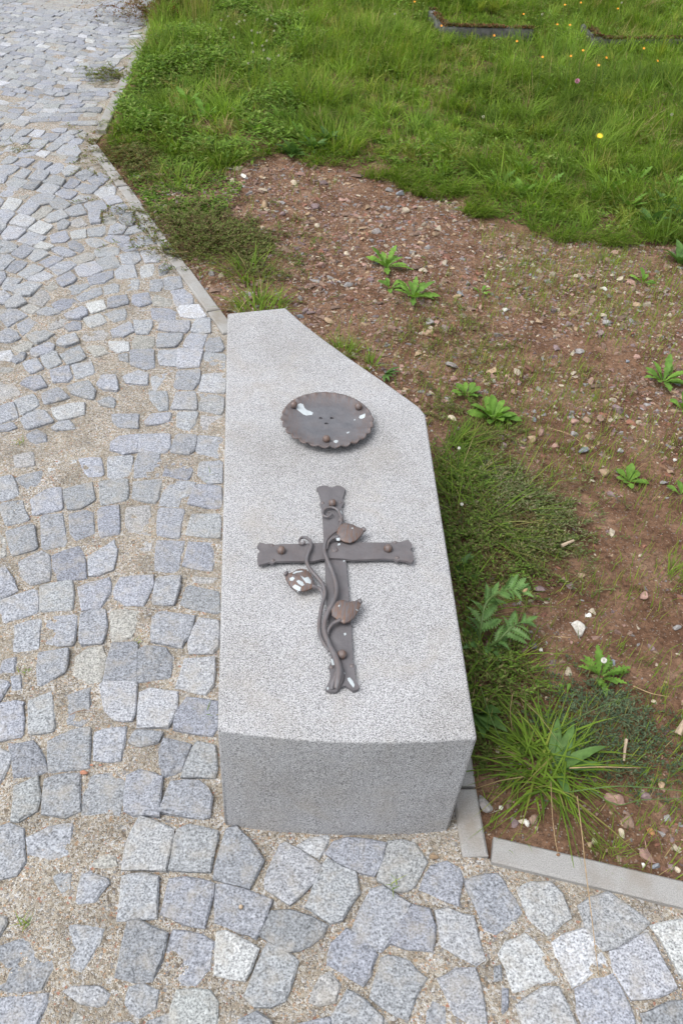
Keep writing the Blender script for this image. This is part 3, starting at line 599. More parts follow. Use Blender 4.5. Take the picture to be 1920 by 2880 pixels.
def ball(name, centre, r, parent, tone=RUST2, seg=20, rings=12, cut=-.75):
    c = np.array(centre); v = []; f = []; a0 = math.asin(cut)
    for k in range(rings):
        a = a0 + (math.pi / 2 - a0) * k / rings
        for i in range(seg): t = 2 * math.pi * i / seg; v.append(c + (r * math.cos(a) * math.cos(t), r * math.cos(a) * math.sin(t), r * math.sin(a)))
    v.append(c + (0, 0, r))
    for k in range(rings - 1):
        for i in range(seg): j = (i + 1) % seg; f.append((k * seg + i, k * seg + j, (k + 1) * seg + j, (k + 1) * seg + i))
    for i in range(seg): f.append(((rings - 1) * seg + i, (rings - 1) * seg + (i + 1) % seg, rings * seg))
    return mesh_obj(name, v, f, M['iron'], parent, True, tone=tone)
for x, y, z in ((772, 264, .010), (440, 570, .0165), (1132, 558, .0165), (833, 1247, .010)):
    p = zq(x, y, z + .006); ball('rivet', p, .0102, cross)
dome('rivet', zq(785, 567, .0162), .0088, .0035, cross, RUST1)
for x, y, z in ((708, 265, .009), (823, 262, .009), (380, 540, .0155), (386, 637, .0155), (1178, 522, .0155), (1190, 620, .0155), (766, 1330, .009), (897, 1321, .009)):
    dome('stud', zq(x, y, z), .0052, .0034, cross, RUST1, 12, 4)

def spline(pts, n):
    p = np.array(pts, float); p = np.vstack([2 * p[0] - p[1], p, 2 * p[-1] - p[-2]]); out = []
    segs = len(p) - 3
    for i in range(n):
        u = i / (n - 1) * segs; k = min(int(u), segs - 1); t = u - k; a, b, c, d = p[k:k + 4]
        out.append(.5 * ((2 * b) + (c - a) * t + (2 * a - 5 * b + 4 * c - d) * t * t + (3 * b - a - 3 * c + d) * t ** 3))
    return np.array(out)
def tube_mesh(P, R, seg=10, flat=1.0):
    P = np.array(P); n = len(P); T = np.gradient(P, axis=0); T /= np.linalg.norm(T, axis=1)[:, None] + 1e-12; v = []; f = []
    for p, t, r in zip(P, T, R):
        u = np.array([0, 0, 1.0]); s = np.cross(t, u)
        s = s / np.linalg.norm(s) if np.linalg.norm(s) > 1e-3 else np.array([1.0, 0, 0]); u = np.cross(s, t)
        for i in range(seg): a = 2 * math.pi * i / seg; v.append(p + r * (math.cos(a) * s + math.sin(a) * u * flat))
    for k in range(n - 1):
        for i in range(seg): j = (i + 1) % seg; f.append((k * seg + i, k * seg + j, (k + 1) * seg + j, (k + 1) * seg + i))
    f.append(tuple(range(seg))[::-1]); f.append(tuple((n - 1) * seg + i for i in range(seg)))
    return v, f
def vine(name, pts, r0, r1, parent=None, n=70, tone=RUST1, profile=None):
    P = spline([zq(x, y, z) for x, y, z in pts], n); u = np.linspace(0, 1, n)
    R = r0 + (r1 - r0) * u if profile is None else np.interp(u, *zip(*profile))
    v, f = tube_mesh(P, R); return mesh_obj(name, v, f, M['iron'], parent or cross, True, tone=tone)
stem = vine('stem', [(795, 1470, .012), (806, 1420, .016), (815, 1350, .019), (792, 1265, .020), (757, 1195, .020), (726, 1120, .020), (718, 1055, .021), (737, 985, .023), (772, 918, .025), (796, 855, .026), (796, 795, .026), (771, 710, .026), (737, 630, .027), (719, 570, .027), (730, 510, .026), (765, 468, .024), (808, 440, .022)],
            0, 0, n=110, profile=[(0, .0045), (.04, .0066), (.1, .0076), (.25, .0060), (.6, .0053), (1, .0036)])
vine('root', [(815, 1350, .017), (790, 1400, .015), (772, 1440, .013), (768, 1475, .010)], .0075, .0040, stem, 30)
vine('root', [(825, 1340, .017), (830, 1400, .014), (812, 1452, .012), (798, 1478, .010)], .0062, .0030, stem, 30)
vine('branch', [(752, 1225, .018), (707, 1160, .017), (686, 1090, .016), (689, 1010, .017), (706, 920, .019), (722, 860, .020), (712, 800, .021), (680, 755, .022), (636, 705, .023), (606, 650, .025), (611, 600, .026), (632, 552, .025), (630, 515, .024), (607, 492, .022), (577, 488, .021), (558, 503, .021), (561, 523, .021), (579, 531, .022), (592, 519, .023), (583, 509, .024)],
     0, 0, stem, 130, profile=[(0, .0025), (.08, .0042), (.4, .0046), (.6, .0041), (.78, .0032), (1, .0018)])
vine('tendril', [(808, 440, .021), (824, 405, .019), (832, 375, .017), (822, 338, .017), (800, 306, .018), (765, 293, .018), (730, 300, .018), (709, 322, .018), (715, 345, .018), (740, 355, .019), (762, 341, .020), (758, 323, .021), (744, 326, .022)],
     0, 0, stem, 100, profile=[(0, .0035), (.2, .0048), (.27, .0034), (.6, .0032), (1, .0018)])
ball('bud', zq(826, 378, .018), .0062, stem, RUST1, 14, 8, -.9)
def leaf_with_patches(outline, petiole, tip, z0, bulge, stalk, plist):
    O = np.array([zq(x, y, z0) for x, y in outline]); c = O.mean(0)
    oa = np.arctan2(O[:, 1] - c[1], O[:, 0] - c[0]); k = np.argsort(oa); ol = np.linalg.norm((O - c)[k][:, :2], axis=1)
    xa = np.r_[oa[k] - 2 * np.pi, oa[k], oa[k] + 2 * np.pi]; xl = np.tile(ol, 3)
    axis = np.array(zq(*tip, z0))[:2] - np.array(zq(*petiole, z0))[:2]; axis /= np.linalg.norm(axis); nor = np.array([-axis[1], axis[0]])
    def surf(p):
        d = (np.array(p) - c)[:2]; u = min(1.0, np.linalg.norm(d) / np.interp(math.atan2(d[1], d[0]), xa, xl))
        return np.array([p[0], p[1], c[2] + bulge * (1 - u ** 2.2) + (.0006 * math.cos(d.dot(nor) / .0030) if u < .97 else 0)])
    OO = []
    for a, b in zip(O, np.roll(O, -1, 0)): OO += [a, (a * 2 + b) / 3, (a + 2 * b) / 3]
    OO = np.array(OO); n = len(OO); v = [p - np.array([0, 0, .004]) for p in OO]
    for r in (1.0, .95, .8, .65, .5, .33, .16):
        for p in OO: v.append(surf(c + (p - c) * r))
    v.append(surf(c)); f = []
    for q_ in range(7):
        for i in range(n): j = (i + 1) % n; f.append((q_ * n + i, q_ * n + j, (q_ + 1) * n + j, (q_ + 1) * n + i))
    for i in range(n): f.append((7 * n + i, 7 * n + (i + 1) % n, 8 * n))
    f.append(tuple(range(n))[::-1])
    area = np.sum(OO[:, 0] * np.roll(OO[:, 1], -1) - np.roll(OO[:, 0], -1) * OO[:, 1])
    if area < 0: f = [t[::-1] for t in f]
    o = mesh_obj('vine_leaf', v, f, M['iron'], cross, True, tone=RUST2)
    t0 = np.array(zq(*tip, z0 + .003)); n3 = np.array([nor[0], nor[1], 0]); dr = np.array([axis[0], axis[1], 0])
    w, g_ = tube_mesh([t0 - n3 * .006 - dr * .004, t0 - dr * .003, t0 + n3 * .006 - dr * .004], [.0032, .0044, .0028], 10)
    def sub(name, w, g_, mat, tone):
        me = bpy.data.meshes.new(name); me.from_pydata([(np.array(p) - np.array(cross.location)).tolist() for p in w], [], [list(t) for t in g_]); me.materials.append(mat)
        me.polygons.foreach_set('use_smooth', [True] * len(me.polygons))
        a_ = me.color_attributes.new('tint', 'FLOAT_COLOR', 'POINT'); a_.data.foreach_set('color', np.tile(np.array([*tone, 1.0]), len(me.vertices)).astype(np.float32))
        return link(bpy.data.objects.new(name, me), o)
    sub('curled_tip', w, g_, M['iron'], RUST1)
    P = spline([zq(*s_) for s_ in stalk], 30); w, g_ = tube_mesh(P, np.linspace(.0028, .0048, 30)); sub('leaf_stalk', w, g_, M['iron'], RUST1)
    for pl in plist:
        pts = [np.array(zq(x, y, z0 + bulge)) for x, y in pl]; cc = np.mean(pts, 0)
        ring = [surf(p) + (0, 0, .0006) for p in pts]; mid = [surf(cc + (p - cc) * .55) + (0, 0, .0010) for p in pts]; m = len(pts)
        vv = ring + mid + [surf(cc) + (0, 0, .0010)]; ff = []
        for i in range(m): j = (i + 1) % m; ff += [(i, j, m + j, m + i), (m + i, m + j, 2 * m)]
        ar = sum(a[0] * b[1] - b[0] * a[1] for a, b in zip(pts, pts[1:] + pts[:1]))
        if ar < 0: ff = [t[::-1] for t in ff]
        sub('bare_patch', vv, ff, M['bare'], RUST0)
    return o
leaf_with_patches([(800, 458), (808, 430), (822, 408), (850, 392), (890, 400), (930, 418), (960, 428), (985, 432), (972, 455), (955, 478), (925, 505), (885, 521), (845, 513), (812, 494)], (800, 480), (984, 432), .026, .007,
                  [(733, 565, .022), (745, 520, .024), (772, 494, .025), (812, 482, .026)], [[(893, 425), (905, 423), (908, 431), (896, 433)], [(795, 478), (812, 470), (822, 485), (818, 497), (800, 495)]])
leaf_with_patches([(630, 722), (600, 695), (560, 690), (520, 708), (490, 732), (462, 715), (468, 752), (482, 778), (500, 803), (540, 835), (590, 834), (635, 817), (655, 800), (648, 760)], (655, 800), (462, 718), .022, .007,
                  [(712, 892, .014), (706, 850, .017), (688, 820, .019), (640, 802, .024)],
                  [[(512, 715), (535, 700), (575, 697), (580, 708), (545, 712), (520, 725)], [(495, 745), (515, 740), (528, 752), (515, 765), (497, 762)], [(537, 770), (552, 762), (580, 775), (590, 790), (575, 800), (550, 785)], [(565, 735), (590, 750), (615, 738), (635, 762), (632, 782), (600, 778), (575, 752)],
                   [(512, 795), (530, 788), (568, 805), (562, 825), (545, 820), (520, 805)], [(540, 826), (550, 822), (552, 832)]])
leaf_with_patches([(765, 950), (775, 922), (795, 902), (830, 893), (880, 905), (920, 900), (955, 884), (960, 912), (940, 960), (915, 1002), (880, 1032), (845, 1044), (808, 1024), (768, 990)], (800, 1030), (955, 895), .026, .007,
                  [(738, 1142, .018), (745, 1090, .020), (775, 1048, .022), (825, 1022, .026)], [[(808, 930), (816, 922), (820, 926), (812, 936)], [(925, 945), (940, 948), (938, 955), (926, 952)]])
def bar_patch(pl, z):
    pts = [np.array(zq(x, y, z)) for x, y in pl]; cc = np.mean(pts, 0); m = len(pts); v = [p - (0, 0, .0004) for p in pts] + [cc + (p - cc) * .85 for p in pts]
    ff = [(i, (i + 1) % m, m + (i + 1) % m, m + i) for i in range(m)] + [tuple(range(m, 2 * m))]
    if sum(a[0] * b[1] - b[0] * a[1] for a, b in zip(pts, pts[1:] + pts[:1])) < 0: ff = [t[::-1] for t in ff]
    mesh_obj('bare_patch', v, ff, M['bare'], cross)
for pl in ([(868, 1398), (885, 1395), (905, 1418), (916, 1445), (908, 1462), (890, 1440), (872, 1415)], [(762, 1275), (774, 1272), (782, 1290), (785, 1312), (772, 1318), (764, 1300)], [(845, 1108), (858, 1104), (862, 1116), (850, 1124)], [(838, 1362), (850, 1360), (854, 1372), (842, 1378)], [(735, 1460), (746, 1455), (748, 1470), (738, 1478)], [(840, 634), (850, 632), (853, 642), (842, 646)]):
    bar_patch(pl, .0107)
bar_patch([(805, 528), (825, 522), (822, 535), (806, 542)], .0172); bar_patch([(818, 316), (826, 312), (836, 335), (830, 345)], .0107)

# ------------------------------------------------------------------ iron bowl
BZ = ZT + .030
bc = (gp(789, 1180, BZ) + gp(1050, 1180, BZ)) / 2; _rx = np.linalg.norm(gp(789, 1180, BZ) - gp(1050, 1180, BZ)) / 2
bc[1] = (gp(920, 1108, BZ)[1] + gp(914, 1248, BZ)[1]) / 2
bowl = tag(empty('bowl', (bc[0], bc[1], ZT)), 'round iron bowl with scalloped rim and three balls on the granite top', 'bowl')
def bowl_z(r): u = np.clip(r / .125, 0, 1.1); return .017 + .006 * u ** 2 + .006 * np.clip(u - .72, 0, 1) / .28
def build_bowl():
    NS, NW = 208, 26; rs = list(np.linspace(.012, .098, 9)) + [.104, .110, .115, .119, .1225, .1255]; top, bot = [], []
    ph = np.random.default_rng(4).normal(0, .5, NW + 1); am = np.random.default_rng(5).uniform(.7, 1.3, NW + 1)
    for side in (0, 1):
        out = top if side == 0 else bot
        for r in rs:
            w = np.clip((r - .109) / .0165, 0, 1) ** 1.4
            for i in range(NS):
                a = 2 * math.pi * i / NS; k = a / (2 * math.pi) * NW; kk = int(k); amp = np.interp(k - kk, [0, 1], [am[kk], am[(kk + 1) % NW]])
                s = 2.4 * abs(math.sin(math.pi * k)) - 1.4
                rr = r + w * .0018 * amp * s; z = bowl_z(r) - w * .0020 * amp * s - side * .0032
                out.append((rr * math.cos(a), rr * math.sin(a), z))
    n = len(rs); v = top + bot + [(0, 0, bowl_z(0)), (0, 0, bowl_z(0) - .0032)]; f = []; B = n * NS
    for k in range(n - 1):
        for i in range(NS):
            j = (i + 1) % NS; f.append((k * NS + i, (k + 1) * NS + i, (k + 1) * NS + j, k * NS + j)); f.append((B + k * NS + i, B + k * NS + j, B + (k + 1) * NS + j, B + (k + 1) * NS + i))
    for i in range(NS):
        j = (i + 1) % NS; f.append((i, j, 2 * B)); f.append((B + j, B + i, 2 * B + 1)); f.append(((n - 1) * NS + i, B + (n - 1) * NS + i, B + (n - 1) * NS + j, (n - 1) * NS + j))
    me = bpy.data.meshes.new('dish'); me.from_pydata(v, [], f); me.update()
    bm = bmesh.new(); bm.from_mesh(me); bmesh.ops.recalc_face_normals(bm, faces=bm.faces); bm.to_mesh(me); bm.free()
    o = bpy.data.objects.new('dish', me); link(o); cuts = []
    for x, y in ((902, 1177), (933, 1177), (918, 1192)):
        p = gp(x, y, ZT + .016) - bc; cb = bmesh.new(); bmesh.ops.create_cone(cb, cap_ends=True, segments=16, radius1=.0052, radius2=.0052, depth=.03, matrix=Matrix.Translation((p[0], p[1], .016)))
        cm = bpy.data.meshes.new('cut'); cb.to_mesh(cm); cb.free(); co = bpy.data.objects.new('cut', cm); link(co); cuts.append(co)
        md = o.modifiers.new('b', 'BOOLEAN'); md.operation = 'DIFFERENCE'; md.object = co; md.solver = 'EXACT'
    dg = bpy.context.evaluated_depsgraph_get(); me2 = bpy.data.meshes.new_from_object(o.evaluated_get(dg)); me2.name = 'dish'
    o.modifiers.clear(); o.data = me2
    for co in cuts: bpy.data.objects.remove(co)
    me2.materials.clear(); me2.materials.append(M['iron']); me2.polygons.foreach_set('use_smooth', [math.hypot(p_.center[0], p_.center[1]) > .036 and p_.normal.z ** 2 > .05 for p_ in me2.polygons])
    co = np.empty(len(me2.vertices) * 3, np.float32); me2.vertices.foreach_get('co', co); co = co.reshape(-1, 3); r = np.hypot(co[:, 0], co[:, 1])
    c = np.zeros((len(co), 4), np.float32); c[:, 0] = np.clip((r - .065) / .055, 0, 1) * (.6 + .5 * fbm(co[:, 0], co[:, 1], 40, 70, 2)); c[:, 3] = 1
    a = me2.color_attributes.new('tint', 'FLOAT_COLOR', 'POINT'); a.data.foreach_set('color', c.ravel())
    o.parent = bowl
build_bowl()
for x, y in ((826, 1134), (1008, 1138), (918, 1226)):
    p = gp(x, y, ZT + .038) - bc; r = math.hypot(p[0], p[1]); ball('ball', (bc[0] + p[0], bc[1] + p[1], ZT + float(bowl_z(r)) + .0082), .0104, bowl)
vf, ff = tube_mesh([(bc[0], bc[1], ZT - .001), (bc[0], bc[1], ZT + .007), (bc[0], bc[1], ZT + .0125)], [.048, .046, .034], 28)
mesh_obj('foot', vf, ff, M['iron'], bowl, False, tone=RUST0)
def bowl_patch(pl):
    s = 360 / 1568; pts = [gp(740 + x * s, 1060 + y * s, ZT + .022) - bc for x, y in pl]; cc = np.mean(pts, 0); m = len(pts); v = []
    for k, lift in ((1.0, .0002), (.9, .0006), (.5, .0007)):
        for p in pts: q_ = cc + (p - cc) * k; v.append((q_[0], q_[1], float(bowl_z(math.hypot(q_[0], q_[1]))) + lift))
    v.append((cc[0], cc[1], float(bowl_z(math.hypot(cc[0], cc[1]))) + .0007)); f = []
    for k in range(2): f += [(k * m + i, k * m + (i + 1) % m, (k + 1) * m + (i + 1) % m, (k + 1) * m + i) for i in range(m)]
    f += [(2 * m + i, 2 * m + (i + 1) % m, 3 * m) for i in range(m)]
    if sum(a[0] * b[1] - b[0] * a[1] for a, b in zip(pts, pts[1:] + pts[:1])) < 0: f = [t[::-1] for t in f]
    me = bpy.data.meshes.new('bare_patch'); me.from_pydata([list(map(float, p)) for p in v], [], f); me.materials.append(M['bare']); link(bpy.data.objects.new('bare_patch', me), bowl)
for pl in ([(395, 378), (420, 350), (455, 330), (490, 335), (505, 370), (535, 395), (580, 408), (612, 425), (600, 452), (560, 455), (530, 462), (490, 448), (450, 420), (415, 400)], [(1170, 490), (1185, 472), (1215, 466), (1245, 460), (1250, 478), (1240, 505), (1210, 512), (1185, 508)], [(1110, 515), (1128, 508), (1130, 520), (1116, 526)],
           [(1018, 675), (1040, 662), (1060, 662), (1050, 678), (1028, 685)], [(862, 778), (890, 765), (918, 775), (915, 800), (895, 818), (868, 805)], [(1168, 404), (1182, 402), (1180, 414), (1170, 412)]):
    bowl_patch(pl)

# ------------------------------------------------------------------ loose stones on the soil
def hull_rock(seed, flat=.62, n=13):
    r = np.random.default_rng(seed); p = r.normal(0, 1, (n, 3)); p /= np.linalg.norm(p, axis=1)[:, None]
    p *= r.uniform(.82, 1.1, (n, 1)); p *= np.array([1, r.uniform(.62, .92), flat * r.uniform(.8, 1.1)])
    bm = bmesh.new(); [bm.verts.new(q_) for q_ in p]; bmesh.ops.convex_hull(bm, input=bm.verts)
    loose = [v for v in bm.verts if not v.link_faces]; bmesh.ops.delete(bm, geom=loose, context='VERTS')
    bmesh.ops.bevel(bm, geom=list(bm.edges), offset=.10, segments=1, affect='EDGES') if n > 10 else None
    bmesh.ops.triangulate(bm, faces=bm.faces); bmesh.ops.recalc_face_normals(bm, faces=bm.faces)
    bm.verts.index_update(); v = np.array([q_.co[:] for q_ in bm.verts]); f = np.array([[q_.index for q_ in t.verts] for t in bm.faces]); bm.free(); return v, f
ROCKS = [hull_rock(s) for s in range(8)]; PEBS = [hull_rock(100 + s, .6, 9) for s in range(10)]
RC = dict(grey=(.27, .26, .26), bluegrey=(.21, .23, .26), dark=(.13, .13, .145), purple=(.21, .155, .16), pink=(.34, .215, .18), cream=(.46, .40, .31), tan=(.36, .26, .17), white=(.62, .61, .57), red=(.27, .125, .085), orange=(.36, .18, .08), brown=(.22, .15, .115))
RNAME = dict(grey='light grey', bluegrey='blue-grey', dark='dark grey', purple='dull purple', pink='pinkish', cream='cream', tan='tan', white='whitish', red='brick-red', orange='orange', brown='brown')
def rocks(ox, oy, s, text):
    for w in text.split(';'):
        w = w.split()
        if len(w) < 4: continue
        x, y, d, col = ox + float(w[0]) * s, oy + float(w[1]) * s, float(w[2]) * s, w[3]
        p = gp(x, y, .005); r = max(.007, np.linalg.norm(gp(x + d / 2, y) - gp(x - d / 2, y)) * .66)
        v, f = ROCKS[rnd.randrange(8)]; a = rnd.uniform(0, 6.28); c_, s_ = math.cos(a), math.sin(a); v = v * r
        v = np.c_[v[:, 0] * c_ - v[:, 1] * s_, v[:, 0] * s_ + v[:, 1] * c_, v[:, 2]]
        z = float(soil_z(np.array([p[0]]), np.array([p[1]]))[0]) + r * .22
        o = mesh_obj('stone', v, f.tolist(), M['rock'], None, False, tone=np.array(RC[col]) * rnd.uniform(.9, 1.15)); o.location = (p[0], p[1], z)
        big = len(w) > 4
        if big: tag(o, ' '.join(w[4:]), 'stone')
        else: tag(o, f'{RNAME[col]} stone lying loose on the bare brown soil', 'stone', f'{RNAME[col]} stones on the soil')
rocks(1180, 860, .472, '''185 350 60 grey flat grey-brown stone beside the soil weeds beyond the block; 450 370 55 tan; 525 405 38 pink; 305 430 45 purple; 440 440 36 white; 390 430 26 tan; 190 660 55 cream cream knobbly stone near the slanted corner of the block; 170 535 46 grey; 685 665 40 bluegrey round smooth blue-grey pebble on open soil;
720 750 60 pink; 670 785 56 tan; 620 790 38 purple; 800 815 56 pink; 915 695 50 pink; 990 680 48 pink; 1075 675 50 brown; 1175 625 84 purple large dull purple stone with a flat face on open soil; 915 765 46 grey; 975 855 60 bluegrey; 1195 860 38 grey; 595 935 36 grey; 390 910 52 grey; 1105 985 60 tan;
1145 1105 46 purple; 500 830 50 purple; 480 785 42 purple; 545 780 32 tan; 1115 100 44 grey; 1080 150 42 purple; 1090 240 54 brown; 960 250 46 grey; 1020 455 58 pink; 1290 305 42 pink; 1455 1035 36 grey; 1455 900 32 pink; 560 505 40 pink; 1240 320 26 bluegrey; 430 380 60 tan; 710 490 40 grey; 500 460 40 brown; 1360 545 34 cream; 1520 910 22 white; 1030 1030 26 cream''')
rocks(1180, 1600, .472, '''710 115 56 purple; 945 350 92 white chalky white broken stone lying on bare soil; 960 25 50 tan; 1350 145 72 pink; 895 100 50 purple; 690 440 56 dark; 620 465 54 pink; 545 412 44 grey; 315 300 54 grey; 325 245 44 red; 1380 455 56 purple; 650 625 40 red; 1165 1360 100 pink big pinkish stone among the tussock blades; 1345 1350 92 purple;
1440 1275 56 tan; 395 1380 100 grey greenish grey stone wedged beside the kerb end; 1250 1480 78 brown; 560 1490 62 purple; 1490 1470 44 grey; 640 1500 40 white; 490 1410 28 white; 1355 1045 66 orange orange clod of soil beside the knotweed; 530 1400 46 brown; 1540 330 46 grey; 1270 1200 28 cream; 760 760 26 cream; 1400 780 30 cream; 1190 825 26 white; 1160 540 40 bluegrey; 1010 270 40 white; 730 460 26 white; 1260 360 34 brown''')
rocks(1280, 2240, S2, '''1350 375 120 pink flat pinkish stone close to the long kerb; 1160 230 62 cream; 1200 150 84 brown; 1355 230 46 orange; 970 285 44 cream; 1400 455 56 bluegrey; 1500 460 60 purple; 1550 470 50 cream; 1470 130 54 grey; 935 310 40 tan; 1440 550 66 brown; 1310 450 32 white; 1140 410 50 brown; 460 150 50 cream; 500 170 46 white; 545 150 66 brown; 400 170 56 purple; 320 60 34 white''')
rocks(960, 0, .6122, '''155 1065 42 grey; 290 960 40 cream; 240 1140 40 grey; 360 1115 32 tan; 555 1340 40 bluegrey; 740 1170 36 purple; 25 1155 34 cream; 1285 1285 46 cream; 1330 1300 40 pink; 1210 1320 26 white; 1215 1480 40 grey; 1360 1390 34 tan; 395 1475 52 grey; 475 1505 44 purple; 400 1530 56 tan; 1195 1520 40 purple; 1200 1445 30 cream; 750 1415 26 white; 640 1405 30 pink; 70 1270 24 grey; 130 1280 34 purple; 30 1300 40 grey; 930 1440 34 brown; 380 1245 30 cream; 860 1260 26 bluegrey; 270 890 36 bluegrey; 330 945 34 pink''')
rocks(0, 0, .6122, '''1350 835 36 cream; 1120 805 32 white; 1215 935 50 tan; 965 950 40 grey; 1420 985 34 tan; 1305 975 36 purple; 1450 950 40 purple; 1380 1060 40 pink; 1460 1020 36 cream; 1480 1220 46 pink; 1510 1470 46 tan; 1380 1445 40 bluegrey''')
# two loose red chips in the paving joints
for x, y, d in ((237, 2173, 26), (258, 2152, 12), (283, 2152, 10), (1220, 2410, 30)):
    p = gp(x, y, 0); r = np.linalg.norm(gp(x + d / 2, y) - gp(x - d / 2, y)) * .5; v, f = ROCKS[3]
    o = mesh_obj('brick_chip' if d < 29 else 'clay_clod', v * r, f.tolist(), M['rock'], None, False, tone=(.42, .2, .13) if d < 29 else (.30, .22, .14)); o.location = (p[0], p[1], r * .2)
    tag(o, 'small red brick chip lying in a sandy paving joint' if d < 29 else 'brown clay clod on the sand before the granite block', 'stone', 'brick chips in the joints' if d < 29 else None)

def soil_points(n, x0, x1, y0, y1, dens=None):
    x = rng.uniform(x0, x1, n); y = rng.uniform(y0, y1, n)
    k = ~inside(PATH_POLY, x, y) & ~inside(LAWN, x, y) & (seg_dist(kerb_line, x, y) > .032) & ~inside(BLOCK, x, y)
    if dens is not None: k &= rng.random(n) < dens(x, y)
    return x[k], y[k]
def scatter_pebbles(name, x, y, r, cols, z, mat, lib=PEBS):
    V, Fc, C, off = [], [], [], 0; kind = rng.integers(0, len(lib), len(x)); a = rng.uniform(0, 6.28, len(x))
    for k, (v, f) in enumerate(lib):
        m = np.where(kind == k)[0]
        if not len(m): continue
        ca, sa = np.cos(a[m])[:, None], np.sin(a[m])[:, None]; R = r[m][:, None]
        P = np.stack([(v[:, 0] * ca - v[:, 1] * sa) * R + x[m][:, None], (v[:, 0] * sa + v[:, 1] * ca) * R + y[m][:, None], v[None, :, 2] * R + z[m][:, None] + R * .12], -1)
        V.append(P.reshape(-1, 3)); Fc.append((f[None] + (np.arange(len(m)) * len(v))[:, None, None] + off).reshape(-1, 3)); C.append(np.repeat(cols[m], len(v), 0)); off += len(m) * len(v)
    return big_mesh(name, np.vstack(V), np.vstack(Fc), mat, np.vstack(C))
pal = np.array([RC[k] for k in ('grey', 'grey', 'purple', 'pink', 'cream', 'tan', 'brown', 'red', 'brown', 'brown', 'tan', 'pink', 'purple', 'red', 'brown', 'pink', 'brown', 'cream', 'tan', 'brown')])
x, y = soil_points(100000, -1.4, 2.4, .55, 5.0, lambda x, y: np.clip(.5 + 2.6 * fbm(x, y, 2.0, 80, 3) + .55 * (y > 2.5), .12, 1))
r = np.clip(rng.lognormal(math.log(.0046), .58, len(x)), .002, .023) * np.clip(.75 + y * .17, .8, 1.5)
o = scatter_pebbles('gravel', x, y, r, pal[rng.integers(0, len(pal), len(x))] * rng.uniform(.55, 1.05, (len(x), 1)), soil_z(x, y) - r * .15, M['rock']); tag(o, 'small mixed pebbles strewn over the brown soil', 'gravel', kind='stuff')
# coarse grains lying on the sand
x = rng.uniform(-1.0, .9, 24000); y = .3 + 2.4 * rng.random(24000) ** 1.5; k = inside(PATH_POLY, x, y) & ~inside(BLOCK, x, y); x, y = x[k], y[k]
spal = np.array([(.62, .58, .5), (.5, .43, .33), (.4, .33, .25), (.7, .68, .64), (.5, .3, .17), (.3, .28, .26), (.56, .5, .42)])
o = scatter_pebbles('sand_grains', x, y, rng.uniform(.0012, .0026, len(x)), spal[rng.integers(0, 7, len(x))], sand_z(x, y), M['rock'], [hull_rock(200 + s, .7, 7) for s in range(4)]); tag(o, 'coarse tan sand grains in the paving joints', 'sand', kind='stuff')

# ------------------------------------------------------------------ grass
def blades(x, y, z, L, wd, az, bend, lean, cols, tipmix=.0):
    """curved tapering blades as triangles; all inputs are arrays"""
    n = len(x); ts = np.array([0, .33, .68, 1.0]); d = np.stack([np.cos(az), np.sin(az)], -1); s = np.stack([-np.sin(az), np.cos(az)], -1)
    V = np.empty((n, 7, 3), np.float32); C = np.empty((n, 7, 3), np.float32)
    wprof = (1.0, .95, .62)
    for k, t in enumerate(ts):
        h = L * (lean * t + bend * t * t); up = L * (t * np.sqrt(np.clip(1 - lean ** 2, .05, 1)) - .55 * bend * t * t)
        cx_ = x + d[:, 0] * h; cy_ = y + d[:, 1] * h; cz_ = z + up
        if k < 3:
            w = wd * wprof[k] / 2
            V[:, 2 * k] = np.stack([cx_ - s[:, 0] * w, cy_ - s[:, 1] * w, cz_], -1); V[:, 2 * k + 1] = np.stack([cx_ + s[:, 0] * w, cy_ + s[:, 1] * w, cz_], -1)
        else: V[:, 6] = np.stack([cx_, cy_, cz_], -1)
    C[:] = cols[:, None, :]
    if tipmix: C[:, 6] = C[:, 6] * (1 - tipmix) + np.array([.30, .24, .09]) * tipmix
    T = np.array([[0, 1, 3], [0, 3, 2], [2, 3, 5], [2, 5, 4], [4, 5, 6]]); Fc = (T[None] + (np.arange(n) * 7)[:, None, None]).reshape(-1, 3)
    return V.reshape(-1, 3), Fc, C.reshape(-1, 3)
def merge(parts):
    V, Fc, C, off = [], [], [], 0
    for v, f, c in parts: V.append(v); Fc.append(f + off); C.append(c); off += len(v)
    return np.vstack(V), np.vstack(Fc), np.vstack(C)
GREENS = np.array([(.152, .245, .036), (.188, .292, .043), (.225, .335, .05), (.118, .198, .036), (.275, .325, .065), (.31, .29, .10), (.38, .31, .16)])
def gcol(n, w): return GREENS[rng.choice(len(GREENS), n, p=np.array(w) / sum(w))] * rng.uniform(.78, 1.2, (n, 1))
